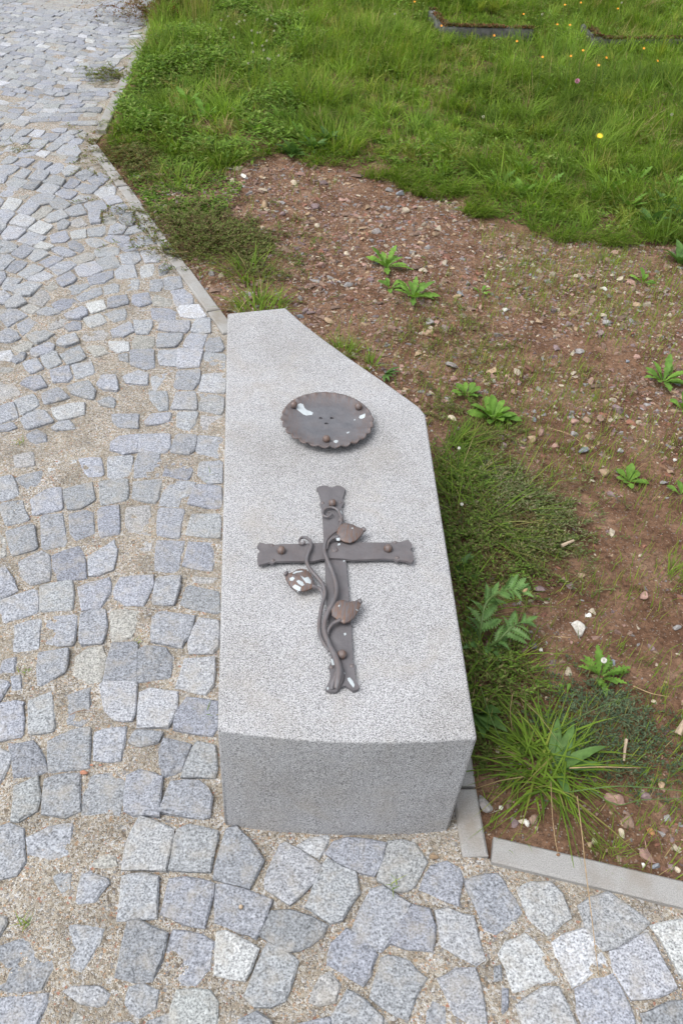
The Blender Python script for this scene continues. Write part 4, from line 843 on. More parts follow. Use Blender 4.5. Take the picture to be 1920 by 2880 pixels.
def lawn():
    parts = []
    N = 120000; u = rng.random(N); y = 3.4 + 7.4 * u ** 1.25; x = rng.uniform(-2.2, 4.0, N)
    px, py = to_px(x, y); k = inside(LAWN, x, y) & (seg_dist(kerb_line, x, y) > .055) & (px > -250) & (px < 2250) & (py > -420)
    d = seg_dist(lawn_edge, x, y); dens = np.clip(.72 + 1.3 * fbm(x, y, 1.7, 90, 3), .25, 1) * np.clip(.1 + d / .4 + 1.6 * fbm(x, y, 4.5, 91, 3), 0, 1)
    # bare footings of the weedy corner beside the kerb
    weedy = (x < -.35) & (y < 6.2); dens = np.where(weedy, dens * .55, dens)
    k &= rng.random(N) < dens; x, y, weedy = x[k], y[k], weedy[k]; n = len(x)
    patchy = fbm(x, y, 1.1, 95, 3); tall = np.clip(1 + 1.6 * fbm(x, y, 1.5, 99, 2), .5, 1.6)
    L = rng.uniform(.05, .14, n) * tall; wd = rng.uniform(.0024, .0052, n) * np.clip(.7 + .09 * y, 1, 1.8)
    field = 2 * math.pi * (fbm(x, y, .7, 120, 2)) * 1.6 - 1.9           # swards lie mostly towards the path and the viewer
    az = field + rng.normal(0, 1.25, n); bend = rng.uniform(.1, .9, n); lean = rng.uniform(.0, .5, n)
    c = gcol(n, (26, 24, 20, 16, 8, 4, 2.2)); c *= (1 + .9 * patchy)[:, None] * (1 + .7 * fbm(x, y, 5, 97, 2))[:, None]; c[:, 0] *= 1 + .4 * np.clip(patchy, -.2, .4)
    parts.append(blades(x, y, soil_z(x, y) - .004, L, wd, az, bend, lean, c, .12))
    # the sward grows in clumps, each with its own height, colour and lie
    N = 9500; y = 3.35 + 7.3 * rng.random(N) ** 1.2; x = rng.uniform(-2.2, 4.0, N); px, py = to_px(x, y)
    d = seg_dist(lawn_edge, x, y); k = inside(LAWN, x, y) & (seg_dist(kerb_line, x, y) > .08) & (px > -200) & (px < 2200) & (rng.random(N) < np.clip(.15 + d / .35 + 2.0 * fbm(x, y, 3.0, 92, 3), 0, 1))
    k &= ~((x < -.4) & (y < 6.0) & (rng.random(N) < .5)); x, y = x[k], y[k]; T = len(x); m = 34; big = rng.random(T) < .22
    th = rng.lognormal(math.log(.085), .42, T) * np.where(big, 1.35, 1) * np.clip(1 + 1.2 * fbm(x, y, 1.5, 99, 2), .6, 1.5); th = np.clip(th, .03, .24)
    tr_ = rng.uniform(.015, .055, T) * np.where(big, 1.4, 1); taz = 2 * math.pi * fbm(x, y, .7, 120, 2) * 1.6 - 1.6 + rng.normal(0, 1.2, T); tl = rng.uniform(0, .55, T)
    tc = gcol(T, (26, 22, 16, 24, 7, 4, 2)) * np.clip(1 + .9 * fbm(x, y, 2.5, 96, 3), .55, 1.5)[:, None]
    i = np.repeat(np.arange(T), m); n = len(i); a = rng.uniform(0, 6.28, n); q_ = np.sqrt(rng.random(n)) * tr_[i]; bx, by = x[i] + q_ * np.cos(a), y[i] + q_ * np.sin(a)
    k = seg_dist(kerb_line, bx, by) > .05; i, bx, by, a = i[k], bx[k], by[k], a[k]; n = len(i)
    az = np.where(rng.random(n) < .45, a + rng.normal(0, .6, n), taz[i] + rng.normal(0, .5, n)); wd = rng.uniform(.0024, .0054, n) * np.clip(.7 + .09 * by, 1, 1.8)
    parts.append(blades(bx, by, soil_z(bx, by) - .004, th[i] * rng.uniform(.6, 1.25, n), wd, az, rng.uniform(.1, .95, n), np.clip(tl[i] + rng.normal(0, .15, n), 0, .85), tc[i] * rng.uniform(.75, 1.25, (n, 1)), .12))
    # straw and dead stems near the far graves
    N = 9000; x = rng.uniform(-2, 4, N); y = rng.uniform(5.5, 10.5, N); k = inside(LAWN, x, y) & (rng.random(N) < np.clip(.25 + 1.6 * fbm(x, y, .9, 130, 2), 0, 1)); x, y = x[k], y[k]; n = len(x)
    parts.append(blades(x, y, soil_z(x, y), rng.uniform(.12, .27, n), rng.uniform(.002, .0035, n), rng.uniform(0, 6.28, n), rng.uniform(.05, .35, n), rng.uniform(0, .25, n), gcol(n, (4, 4, 8, 2, 14, 14, 10))))
    o = big_mesh('lawn', *merge(parts)[:2], M['grass'], merge(parts)[2]); tag(o, 'long uneven meadow grass behind the bare soil', 'grass', kind='stuff')
lawn()

def edge_turf():
    """the ragged front of the sward, hanging over the bare soil"""
    pts = np.array(lawn_edge); seg = np.linalg.norm(np.diff(pts, axis=0), axis=1); cum = np.r_[0, np.cumsum(seg)]
    N = 30000; s = rng.uniform(0, cum[-1], N); i = np.clip(np.searchsorted(cum, s) - 1, 0, len(seg) - 1); t = ((s - cum[i]) / seg[i])[:, None]
    p = pts[i] * (1 - t) + pts[i + 1] * t; off = np.abs(rng.normal(0, .12, N)) - .03 + .30 * fbm(p[:, 0], p[:, 1], 4, 140, 3)
    dirv = (pts[i + 1] - pts[i]) / seg[i][:, None]; nrm = np.stack([-dirv[:, 1], dirv[:, 0]], -1)
    x, y = (p + nrm * off[:, None]).T; k = (rng.random(N) < np.clip(.5 + 3.2 * fbm(x, y, 4, 143, 2), .0, 1)) & (x < 3.2) & (seg_dist(kerb_line, x, y) > .07) & ~inside(PATH_POLY, x, y); x, y = x[k], y[k]; n = len(x)
    c = gcol(n, (30, 24, 16, 20, 4, 3, 3))
    o = big_mesh('turf_edge', *(lambda a: (a[0], a[1], M['grass'], a[2]))(blades(x, y, soil_z(x, y) - .004, rng.uniform(.05, .13, n), rng.uniform(.0022, .004, n), -1.3 + rng.normal(0, .9, n), rng.uniform(.3, 1.0, n), rng.uniform(.1, .6, n), c, .1)))
    tag(o, 'ragged fringe of grass hanging over the bare soil', 'grass', kind='stuff')
edge_turf()

def sprouts():
    def dens(x, y):
        px, py = to_px(x, y)
        a = np.clip(.05 + 2.8 * fbm(x, y, 2.6, 150, 3) + .25 * (px > 1350) + .25 * (py < 900) * (px > 1200), 0, 1)
        return np.where((py < 900) & (px < 1350), a * .3, a)
    x, y = soil_points(50000, -.9, 2.3, .6, 4.6, dens); n = len(x)
    o = big_mesh('grass_seedlings', *(lambda a: (a[0], a[1], M['grass'], a[2]))(blades(x, y, soil_z(x, y) - .003, rng.uniform(.02, .07, n), rng.uniform(.0014, .0026, n), rng.normal(.6, 1.1, n), rng.uniform(.0, .5, n), rng.uniform(0, .35, n), gcol(n, (20, 30, 30, 8, 14, 4, 2)), .15)))
    tag(o, 'thin sprouting grass seedlings dotted over the soil', 'grass', kind='stuff')
sprouts()

# small leaves: two-triangle folded blades, for creeping weeds
def leaflets(p, az, tilt, L, wd, cols):
    n = len(p); d = np.stack([np.cos(az) * np.cos(tilt), np.sin(az) * np.cos(tilt), np.sin(tilt)], -1); s = np.stack([-np.sin(az), np.cos(az), np.zeros(n)], -1)
    up = np.cross(s, d); up *= np.sign(up[:, 2:3]) + (up[:, 2:3] == 0)
    L = L[:, None]; w = wd[:, None] / 2
    V = np.stack([p, p + d * L * .5 + s * w + up * w * .35, p + d * L, p + d * L * .5 - s * w + up * w * .35, p + d * L * .5], 1)
    T = np.array([[0, 4, 1], [1, 4, 2], [0, 3, 4], [4, 3, 2]]); Fc = (T[None] + (np.arange(n) * 5)[:, None, None]).reshape(-1, 3)
    return V.reshape(-1, 3), Fc, np.repeat(cols, 5, 0)
def creeper(name, label, centre, rx, ry, rot, stems, length, leafL, cols, height=.03, out=None):
    parts = []; P, AZ = [], []
    cr, sr = math.cos(rot), math.sin(rot)
    for k in range(stems):
        a = rnd.uniform(0, 6.28); q_ = abs(rnd.gauss(0, .62)); bx, by = rx * q_ * math.cos(a), ry * q_ * math.sin(a)
        pos = np.array([centre[0] + bx * cr - by * sr, centre[1] + bx * sr + by * cr]); az = rnd.uniform(0, 6.28) if out is None else rnd.gauss(out, .8); n = rnd.randint(9, 20); st = length / n; line = []
        h0 = rnd.uniform(.3, 1) * height
        for i in range(n):
            az += rnd.gauss(0, .28); pos = pos + st * np.array([math.cos(az), math.sin(az)]) * rnd.uniform(.7, 1.2); line.append((pos[0], pos[1], h0 * math.sin(min(1, i / n + .15) * 2.6))); P.append(line[-1]); AZ.append(az)
        line = np.array(line); line[:, 2] += soil_z(line[:, 0], line[:, 1]) + .002
        w = .0011; T = np.gradient(line, axis=0); T /= np.linalg.norm(T, axis=1)[:, None] + 1e-9; s = np.stack([-T[:, 1], T[:, 0], T[:, 2] * 0], -1) * w
        v = np.empty((len(line) * 2, 3)); v[::2] = line - s; v[1::2] = line + s
        f = np.array([[2 * i, 2 * i + 1, 2 * i + 3] for i in range(len(line) - 1)] + [[2 * i, 2 * i + 3, 2 * i + 2] for i in range(len(line) - 1)]); parts.append((v, f, np.tile((.16, .12, .06), (len(v), 1))))
    P = np.array(P); AZ = np.array(AZ); P[:, 2] += soil_z(P[:, 0], P[:, 1]) + .003; rep_ = 3; P = np.repeat(P, rep_, 0) + rng.normal(0, .002, (len(P) * rep_, 3)); AZ = np.repeat(AZ, rep_) + rng.choice([-1, 1], len(P)) * rng.uniform(.3, 1.2, len(P)); n = len(P)
    P[:, 2] = np.maximum(P[:, 2], soil_z(P[:, 0], P[:, 1]) + .002); k = rng.random(n) < np.clip(.72 + 2.4 * fbm(P[:, 0], P[:, 1], 11, 190, 2), .12, 1); P, AZ = P[k], AZ[k]; n = len(P)
    c = np.array(cols)[rng.integers(0, len(cols), n)] * rng.uniform(.7, 1.25, (n, 1))
    parts.append(leaflets(P, AZ, rng.uniform(-.1, .7, n), rng.uniform(.6, 1.25, n) * leafL, rng.uniform(.3, .48, n) * leafL, c))
    V, Fc, C = merge(parts); o = big_mesh(name, V, Fc, M['grass'], C); tag(o, label, 'weeds', kind='stuff'); return o
KW = [(.12, .175, .045), (.155, .21, .055), (.19, .235, .07), (.25, .235, .11), (.13, .15, .06)]
c_ = gp(600, 660); creeper('knotweed', 'low dark mat of creeping knotweed spilling over the kerb behind the block', c_, .40, .26, -.55, 430, .20, .017, KW + [(.16, .12, .06), (.13, .09, .05)], .035)
c_ = gp(690, 730); creeper('knotweed', 'thin knotweed strands on soil behind the block', c_, .34, .18, -.5, 120, .16, .014, KW, .025)
c_ = gp(385, 445); creeper('knotweed', 'reddish knotweed fringe along the kerb bend', c_, .20, .46, .5, 260, .18, .016, KW + [(.16, .08, .04), (.18, .14, .05)], .035)
c_ = gp(1390, 1440); creeper('knotweed', 'grey-green knotweed mat sprawling beside the granite block', c_, .17, .20, .3, 230, .24, .0125, [(.12, .165, .06), (.155, .205, .08), (.21, .235, .11), (.30, .28, .18)], .03, out=.35)
c_ = gp(1440, 1520); creeper('knotweed', 'dark knotweed strands low against the right wall of the block', c_, .15, .16, .1, 180, .17, .013, KW, .03)
c_ = gp(1330, 1190); creeper('knotweed', 'wiry knotweed strands near the slanted block corner', c_, .10, .26, .3, 90, .2, .011, KW, .02)
c_ = gp(1700, 2060); creeper('knotweed', 'blue-green knotweed mat behind the big grass tussock', c_, .17, .09, -.2, 170, .17, .0105, [(.09, .135, .085), (.12, .17, .10), (.155, .205, .12)], .022)
c_ = gp(1350, 2030); creeper('knotweed', 'shaded dark weeds at the foot of the block front corner', c_, .06, .16, 0, 110, .10, .012, KW[:2], .03)
c_ = gp(1300, 950); creeper('knotweed', 'scattered knotweed runners across the stony soil', c_, .25, .34, .5, 70, .2, .010, KW, .015)
c_ = gp(335, 222); creeper('knotweed', 'dry creeping weeds lying across the far kerb', (c_[0] + .0, c_[1]), .16, .14, .1, 46, .2, .017, KW + [(.14, .10, .05)], .04, out=2.9)
c_ = gp(60, 410); creeper('knotweed', 'sparse weeds growing in the cobble joints', c_, .18, .05, -.4, 16, .10, .011, KW, .012)
c_ = gp(425, 60); creeper('sorrel', 'reddish dry sorrel stems at the far kerb', c_, .22, .4, 1.2, 110, .26, .022, [(.16, .06, .03), (.2, .1, .04), (.12, .12, .04)], .16)

# taller leafy weeds of the corner by the kerb
def weed_bed(name, label, poly_px, n, L, cols, zmax):
    poly = W2(poly_px); a = np.array(poly); x = rng.uniform(a[:, 0].min(), a[:, 0].max(), n * 3); y = rng.uniform(a[:, 1].min(), a[:, 1].max(), n * 3); k = inside(poly, x, y) & ~inside(PATH_POLY, x, y) & (seg_dist(kerb_line, x, y) > .06); x, y = x[k][:n], y[k][:n]
    m = rng.random(len(x)) < np.clip(.6 + 2.2 * fbm(x, y, 4, 170, 2), .05, 1) * (np.clip(seg_dist(lawn_edge, x, y) / .22 + .12, 0, 1) if name != 'low_weeds' else 1); x, y = x[m], y[m]; n = len(x)
    h = np.clip(.5 + 1.8 * fbm(x, y, 3.2, 171, 2), .1, 1.2) * zmax
    p = np.stack([x, y, soil_z(x, y) + h * rng.random(n) ** .6], -1); c = np.array(cols)[rng.integers(0, len(cols), n)] * rng.uniform(.7, 1.3, (n, 1))
    v = leaflets(p, rng.uniform(0, 6.28, n), rng.uniform(-.5, .6, n), rng.uniform(.6, 1.4, n) * L, rng.uniform(.3, .6, n) * L, c)
    tag(big_mesh(name, v[0], v[1], M['grass'], v[2]), label, 'weeds', kind='stuff')
WG = [(.13, .225, .04), (.165, .275, .046), (.20, .32, .06), (.105, .185, .042), (.23, .30, .085)]
weed_bed('leafy_weeds', 'leafy green weeds crowding the corner behind the kerb', [(300, 375), (350, 250), (450, 130), (700, 60), (860, 120), (820, 300), (900, 430), (720, 470), (560, 480), (430, 420)], 26000, .034, WG, .17)
weed_bed('clover', 'patch of small clover leaves along the turf edge', [(700, 450), (900, 390), (1150, 470), (1350, 500), (1500, 560), (1900, 560), (1920, 690), (1560, 655), (1320, 600), (1050, 490)], 6500, .028, WG, .06)
weed_bed('low_weeds', 'short green weeds thinning out along the kerb', [(310, 400), (400, 400), (560, 460), (690, 520), (640, 590), (540, 640), (430, 600), (360, 500)], 9000, .024, WG, .055)
weed_bed('meadow_herbs', 'mixed broad meadow herbs scattered through the grass', [(450, 0), (1920, 0), (1920, 560), (1100, 480), (900, 400)], 22000, .032, WG, .11)

# ------------------------------------------------------------------ grass tufts, each one a plant
def tuft(x, y, n, spread, Lr, wr, label, group=None, outward=.8, azm=None, colw=(24, 26, 26, 14, 8, 2, 2), name='grass_tuft', lean=(.1, .6), bend=(.15, .8)):
    p = gp(x, y, 0); z = float(soil_z(np.array([p[0]]), np.array([p[1]]))[0]); e = tag(empty(name, (p[0], p[1], z)), label, 'grass', group)
    a = rng.uniform(0, 6.28, n); q_ = np.sqrt(rng.random(n)) * spread; bx, by = q_ * np.cos(a), q_ * np.sin(a)
    az = np.where(rng.random(n) < outward, a + rng.normal(0, .5, n), rng.uniform(0, 6.28, n)) if azm is None else rng.normal(azm[0], azm[1], n)
    v = blades(bx, by, np.full(n, -.006), rng.uniform(*Lr, n), rng.uniform(*wr, n), az, rng.uniform(*bend, n), rng.uniform(*lean, n), gcol(n, colw), .1)
    big_mesh('blades', v[0], v[1], M['grass'], v[2], e); return e
tuft(1268, 1335, 260, .075, (.06, .15), (.002, .0042), 'dense dark green tuft hugging the right side of the block', azm=(-.2, 1.2), lean=(.3, .85), bend=(.3, 1.0), colw=(20, 8, 2, 40, 2, 2, 3))
tuft(1290, 1250, 120, .05, (.07, .14), (.002, .004), 'grass tuft with pale tips by the block slanted corner', azm=(.3, 1.2), lean=(.2, .7), colw=(20, 10, 4, 30, 4, 4, 6))
tuft(730, 872, 170, .10, (.07, .15), (.003, .006), 'broad bladed tuft pressed against the back edge of the block')
tuft(700, 775, 70, .09, (.08, .16), (.003, .006), 'loose flopping tuft on soil between kerb and block')
tuft(965, 990, 120, .05, (.06, .12), (.002, .0036), 'bright green tuft behind the slanted edge of the block')
tuft(1040, 1030, 26, .03, (.06, .11), (.003, .006), 'sparse broad bladed sprout behind the slanted edge')
tuft(1700, 735, 60, .05, (.05, .09), (.0018, .003), 'small isolated tuft on soil just before the turf edge')
tuft(1720, 2405, 110, .035, (.025, .06), (.0010, .0016), 'short fine tuft rooted beside the long kerb')
tuft(1905, 1610, 40, .03, (.05, .10), (.0015, .0026), 'thin tuft at the far side of the soil', azm=(.8, .6))
tuft(620, 470, 130, .13, (.09, .18), (.003, .0055), 'arching pale tuft at the corner where soil begins')
tuft(500, 515, 110, .12, (.08, .17), (.003, .0055), 'flattened arching tuft over the knotweed by the kerb')
tuft(880, 300, 420, .20, (.16, .30), (.003, .0055), 'tall arching grass clump beside the leafy weeds', colw=(20, 30, 30, 8, 14, 2, 1))
tuft(700, 240, 200, .18, (.14, .28), (.003, .005), 'upright grass clump among the leafy weeds')
tuft(940, 420, 260, .18, (.12, .22), (.003, .005), 'drooping grass clump on the soil edge')
tuft(1290, 1960, 8, .02, (.09, .15), (.004, .007), 'few wide blades leaning against the block', azm=(.5, .7))
for x, y in ((1545, 560), (1700, 330), (1850, 240), (1280, 330), (1450, 260), (1100, 200), (1760, 560), (1380, 480)):
    tuft(x, y, 170, .15, (.12, .22), (.0028, .0048), 'tussock of lush grass standing in the meadow', 'meadow tussocks', azm=(-1.8 + rnd.uniform(-.6, .6), .7))
for x, y in ((560, 95), (590, 60), (545, 70)):
    tuft(x, y, 60, .10, (.25, .42), (.003, .004), 'yellowing tall grass stalks by the far kerb', 'yellowing stalks', colw=(2, 2, 4, 0, 14, 16, 10), lean=(0, .2), bend=(0, .25))
e = tuft(1535, 2145, 300, .08, (.04, .145), (.0028, .0068), 'big sprawling grass tussock beside the front corner of the block', lean=(.1, .85), bend=(.4, 1.25), outward=.5, name='grass_tussock', colw=(30, 22, 14, 26, 4, 2, 2))

# ------------------------------------------------------------------ rosette weeds: every leaf its own piece
def leaf_mesh(name, wid=.2, lobes=0, depth=.0, arch=.5, spiny=False, n=10, seed=0, obo=.75):
    r = random.Random(seed); V = []; ts = [i / n for i in range(n + 1)] if not lobes else [i / (2 * lobes) for i in range(2 * lobes + 1)]
    for k, t in enumerate(ts):
        w = wid * (math.sin(math.pi * min(1, t ** obo)) ** .8 * .5 + .06 * (1 - t)) * (1 if t < 1 else .02)
        if lobes and 0 < k < len(ts) - 1: w *= (1 - depth if k % 2 == 0 else 1 + depth * .4) * r.uniform(.85, 1.15)
        z = arch * t - arch * .95 * t * t + r.uniform(-.01, .01); bx = t + (-.05 if spiny and k % 2 else 0)
        cy_ = .03 * math.sin(3 * t + seed)
        V += [(bx, cy_ - w, z + w * .35 + r.uniform(-.015, .015)), (t, cy_, z), (bx, cy_ + w, z + w * .35 + r.uniform(-.015, .015))]
    f = []
    for k in range(len(ts) - 1):
        a = 3 * k; f += [(a, a + 1, a + 4, a + 3), (a + 1, a + 2, a + 5, a + 4)]
    me = bpy.data.meshes.new(name); me.from_pydata(V, [], f); me.polygons.foreach_set('use_smooth', [not spiny] * len(f)); me.update(); return me
def leaf_set(mat, n, **k):
    out = []
    for i in range(n): me = leaf_mesh('leaf', seed=i * 7 + 1, **k); me.materials.append(mat); out.append(me)
    return out
LS = dict(round=leaf_set(M['rosette'], 5, wid=.36, arch=.35, obo=1.9), long=leaf_set(M['rosette'], 5, wid=.27, lobes=6, depth=.28, arch=.3, obo=1.5), dandelion=leaf_set(M['rosette'], 5, wid=.28, lobes=7, depth=.5, arch=.3, obo=1.3),
          plantain=leaf_set(M['darkleaf'], 5, wid=.21, arch=.45), thistle=leaf_set(M['thistle'], 5, wid=.36, lobes=9, depth=.62, arch=.35, spiny=True), dock=leaf_set(M['darkleaf'], 4, wid=.33, arch=.45))
def leaf_at(parent, me, base, az, pitch, L, roll=0.0):
    o = bpy.data.objects.new('leaf', me); o.location = base; o.rotation_euler = Euler((roll, -pitch, az)); o.scale = (L, L, L); return link(o, parent)
def rosette(x, y, n, size_px, kind, label, name='rosette_weed', cat='plant', pitch=(.05, .95), arc=None, group=None):
    p = gp(x, y, 0); z = float(soil_z(np.array([p[0]]), np.array([p[1]]))[0]); R = np.linalg.norm(gp(x + size_px / 2, y) - gp(x - size_px / 2, y)) / 2
    e = tag(empty(name, (p[0], p[1], z + .002)), label, cat, group)
    for i in range(n):
        t = i / n; az = 6.283 * (i * .382) + rnd.uniform(-.3, .3) if arc is None else rnd.uniform(*arc); pt = pitch[0] + (pitch[1] - pitch[0]) * t + rnd.uniform(-.1, .1)
        L = R * rnd.uniform(.85, 1.2) * (1.12 - .45 * t) / max(.5, math.cos(pt)) * .95
        leaf_at(e, rnd.choice(LS[kind]), (.006 * math.cos(az), .006 * math.sin(az), rnd.uniform(0, .004)), az, pt, L, rnd.uniform(-.35, .35))
    return e
rosette(1085, 752, 13, 115, 'long', 'bright green rosette highest of the three weeds beyond the block')
rosette(1098, 808, 9, 70, 'round', 'small rosette in the middle of the three weeds beyond the block')
rosette(1160, 842, 13, 120, 'long', 'spreading rosette lowest of the three weeds beyond the block')
rosette(1352, 822, 6, 52, 'round', 'tiny bright seedling alone on stony soil')
rosette(1805, 795, 8, 66, 'round', 'small bright rosette near pink and cream stones')
rosette(1312, 1110, 14, 86, 'round', 'compact rosette beside the slanted block corner')
rosette(1385, 1175, 22, 125, 'round', 'full lush rosette of rounded leaves near the block corner')
rosette(1862, 1075, 14, 120, 'long', 'open rosette with narrow pale leaves on open soil')
rosette(1768, 1350, 12, 88, 'round', 'lone lime green rosette on open soil')
rosette(1918, 1150, 8, 80, 'round', 'half seen rosette near the open pale-leaved rosette')
rosette(1915, 1390, 7, 70, 'round', 'upright seedling with a single grass blade near')
rosette(1690, 1900, 15, 135, 'dandelion', 'dandelion rosette with white flower head above the tussock')
rosette(1592, 1950, 5, 60, 'round', 'few-leaved seedling between dandelion and tussock')
rosette(1275, 1620, 9, 150, 'plantain', 'ribwort plantain rosette at the wall of the block', pitch=(.15, .7), arc=(-1.2, 1.4))
rosette(1080, 1050, 7, 100, 'plantain', 'plantain leaves behind the slanted block edge', pitch=(.1, .6), arc=(-1.6, .6))
rosette(1345, 2000, 5, 210, 'dock', 'dark dock leaves in shade beside the front block corner', pitch=(.3, 1.0), arc=(-1.9, -.6))
rosette(1560, 2165, 12, 280, 'plantain', 'broad plantain leaves growing through the tussock', pitch=(.08, .5), arc=(-1.6, 1.6))
for cx0, cy0, kd, lab, spots in ((1470, 535, 'dandelion', 'light green dandelion rosette at the turf edge', ((-70, 0), (0, -25), (60, 10), (-10, 25))), (1760, 570, 'dandelion', 'leafy dandelion rosette in the lush turf', ((-60, -10), (20, -40), (70, 20), (0, 30), (120, -20))),
                                  (1860, 600, 'dock', 'dark dock rosette in the lush turf', ((0, 0), (-40, 40), (50, 30))), (780, 375, 'dandelion', 'leafy dandelion rosette among weeds behind the kerb', ((-60, 10), (10, -20), (70, 30))), (880, 430, 'dock', 'dark broad-leaved rosette where the soil corner begins', ((0, 0), (-60, 10), (40, -20))),
                                  (470, 335, 'long', 'tangled light green herb by the kerb bend', ((-60, 20), (0, 0), (60, -30), (110, 10), (20, 40)))):
    for dx, dy in spots: rosette(cx0 + dx, cy0 + dy, 11, 92, kd, lab, pitch=(.15, 1.0), group=lab.replace('rosette', 'rosettes').replace('herb', 'herbs'))
rosette(1910, 740, 9, 130, 'dock', 'broad leaves at the right end of the turf edge', pitch=(.2, .9))

# thistle: spiny leaves along two sprawling stems
def thistle():
    base = gp(1345, 1830, 0); z = float(soil_z(np.array([base[0]]), np.array([base[1]]))[0]); e = tag(empty('thistle', (base[0], base[1], z)), 'spiny green thistle sprawling beside the granite block', 'thistle')
    def stem_(pts):
        P = spline([gp(x, y, h) - base + (0, 0, 0) for x, y, h in pts], 26); v, f = tube_mesh(P, np.linspace(.0042, .0022, 26), 6)
        me = bpy.data.meshes.new('stem'); me.from_pydata([list(map(float, q_)) for q_ in v], [], f); me.materials.append(M['stem']); link(bpy.data.objects.new('stem', me), e); return P
    A = stem_([(1345, 1830, .0), (1352, 1760, .09), (1370, 1690, .13), (1425, 1655, .17), (1470, 1665, .17)]); B = stem_([(1350, 1825, .0), (1400, 1800, .06), (1440, 1760, .09), (1480, 1745, .10)])
    for P, m in ((A, 30), (B, 18)):
        for i in range(m):
            k = int(2 + (len(P) - 3) * i / (m - 1)); d = P[min(k + 1, len(P) - 1)] - P[k]; az = math.atan2(d[1], d[0]) + (1 if i % 2 else -1) * rnd.uniform(.4, 1.3)
            leaf_at(e, rnd.choice(LS['thistle']), P[k], az, rnd.uniform(-.25, .45), rnd.uniform(.045, .075) * (1.1 - .4 * i / m), rnd.uniform(-.8, .8))
    for k in (25,):
        me = bpy.data.meshes.new('flower_bud'); v, f = tube_mesh([A[k], A[k] + (.004, 0, .008), A[k] + (.008, 0, .018)], [.004, .006, .002], 8); me.from_pydata([list(map(float, q_)) for q_ in v], [], f); me.materials.append(M['dry']); link(bpy.data.objects.new('flower_bud', me), e)
thistle()

# ------------------------------------------------------------------ flowers
def petal_disc(r, n, rows=2, cup=.3):
    V, Fc = [], []
    for k in range(rows):
        rr = r * (1 - .35 * k)
        for i in range(n):
            a = 6.283 * (i + .5 * k) / n; w = 3.6 / n; b = len(V)
            V += [(0, 0, .001 * k), (rr * .7 * math.cos(a - w / 2), rr * .7 * math.sin(a - w / 2), rr * cup * .6 + .001 * k), (rr * math.cos(a), rr * math.sin(a), rr * cup + .0015 * k), (rr * .7 * math.cos(a + w / 2), rr * .7 * math.sin(a + w / 2), rr * cup * .6 + .001 * k)]; Fc.append((b, b + 1, b + 2, b + 3))
    return V, Fc
_fm = {}
def flower(x, y, h, r, mat, label, group=None, ballhead=False, name='flower'):
    top = gp(x, y, h + .03); z = float(soil_z(np.array([top[0]]), np.array([top[1]]))[0]); e = tag(empty(name, (top[0], top[1], z)), label, 'flower', group); H = h + .03 - z
    v, f = tube_mesh([(.01, -.01, -.005), (.006, 0, H * .5), (0, 0, H)], [.0014, .0012, .0010], 5); me = bpy.data.meshes.new('stalk'); me.from_pydata([list(map(float, q_)) for q_ in v], [], f); me.materials.append(M['stem']); link(bpy.data.objects.new('stalk', me), e)
    key = (mat, ballhead)
    if key not in _fm:
        if ballhead:
            v, f = [], []
            for i in range(60):
                a = i * 2.4; zz = 1 - 2 * (i + .5) / 60; rr = math.sqrt(1 - zz * zz); d = np.array([rr * math.cos(a), rr * math.sin(a), zz]); s = np.array([-math.sin(a), math.cos(a), 0]) * .12; b = len(v)
                v += [d * .3 - s, d * .3 + s, d * 1.0 + s * .7, d * 1.0 - s * .7]; f.append((b, b + 1, b + 2, b + 3))
        else: v, f = petal_disc(1.0, 15, 3, .25)
        m_ = bpy.data.meshes.new('flower_head'); m_.from_pydata([list(map(float, q_)) for q_ in v], [], f); m_.materials.append(M[mat]); _fm[key] = m_
    o = bpy.data.objects.new('flower_head', _fm[key]); o.location = (0, 0, H); o.scale = (r, r, r); o.rotation_euler = (rnd.uniform(.5, .9), rnd.uniform(-.3, .3), 0); link(o, e)
flower(1685, 383, .17, .021, 'yellow', 'yellow dandelion flower standing above the grass'); flower(1622, 228, .14, .017, 'pink', 'pink clover flower head in the grass', ballhead=True)
for x, y in ((335, 8), (458, 118), (700, 163), (990, 112), (1048, 115), (1098, 12), (1025, 22), (1108, 232), (1052, 258), (1215, 265), (1180, 300), (1387, 222), (922, 262), (1268, 40), (1450, 280), (805, 190), (835, 65)):
    flower(960 + x * .6122, y * .6122, rnd.uniform(.26, .34), .0105, 'orange', 'small orange hawkweed flower on a thin stalk in the meadow', 'orange hawkweed flowers')
for x, y in ((245, 64), (920, 66), (1285, 12), (650, 536), (1515, 526)):
    flower(960 + x * .6122, y * .6122, rnd.uniform(.22, .3), .009, 'paleseed', 'small white flower head in the meadow grass', 'white meadow flowers', True)
flower(1697, 1857, .10, .0075, 'white', 'small white flower head over the dandelion leaves', None, True); flower(1290, 1260, .08, .005, 'white', 'tiny white flowers in the tuft beside the block', None, True); flower(1298, 1418, .06, .005, 'white', 'tiny white flower at the foot of the block wall', None, True)
for i in range(26):
    x, y = rnd.uniform(620, 790), rnd.uniform(40, 190)
    flower(x, y, rnd.uniform(.14, .24), .008, 'paleseed', 'pale seed spike of a weed near the kerb', 'pale weed spikes', True)

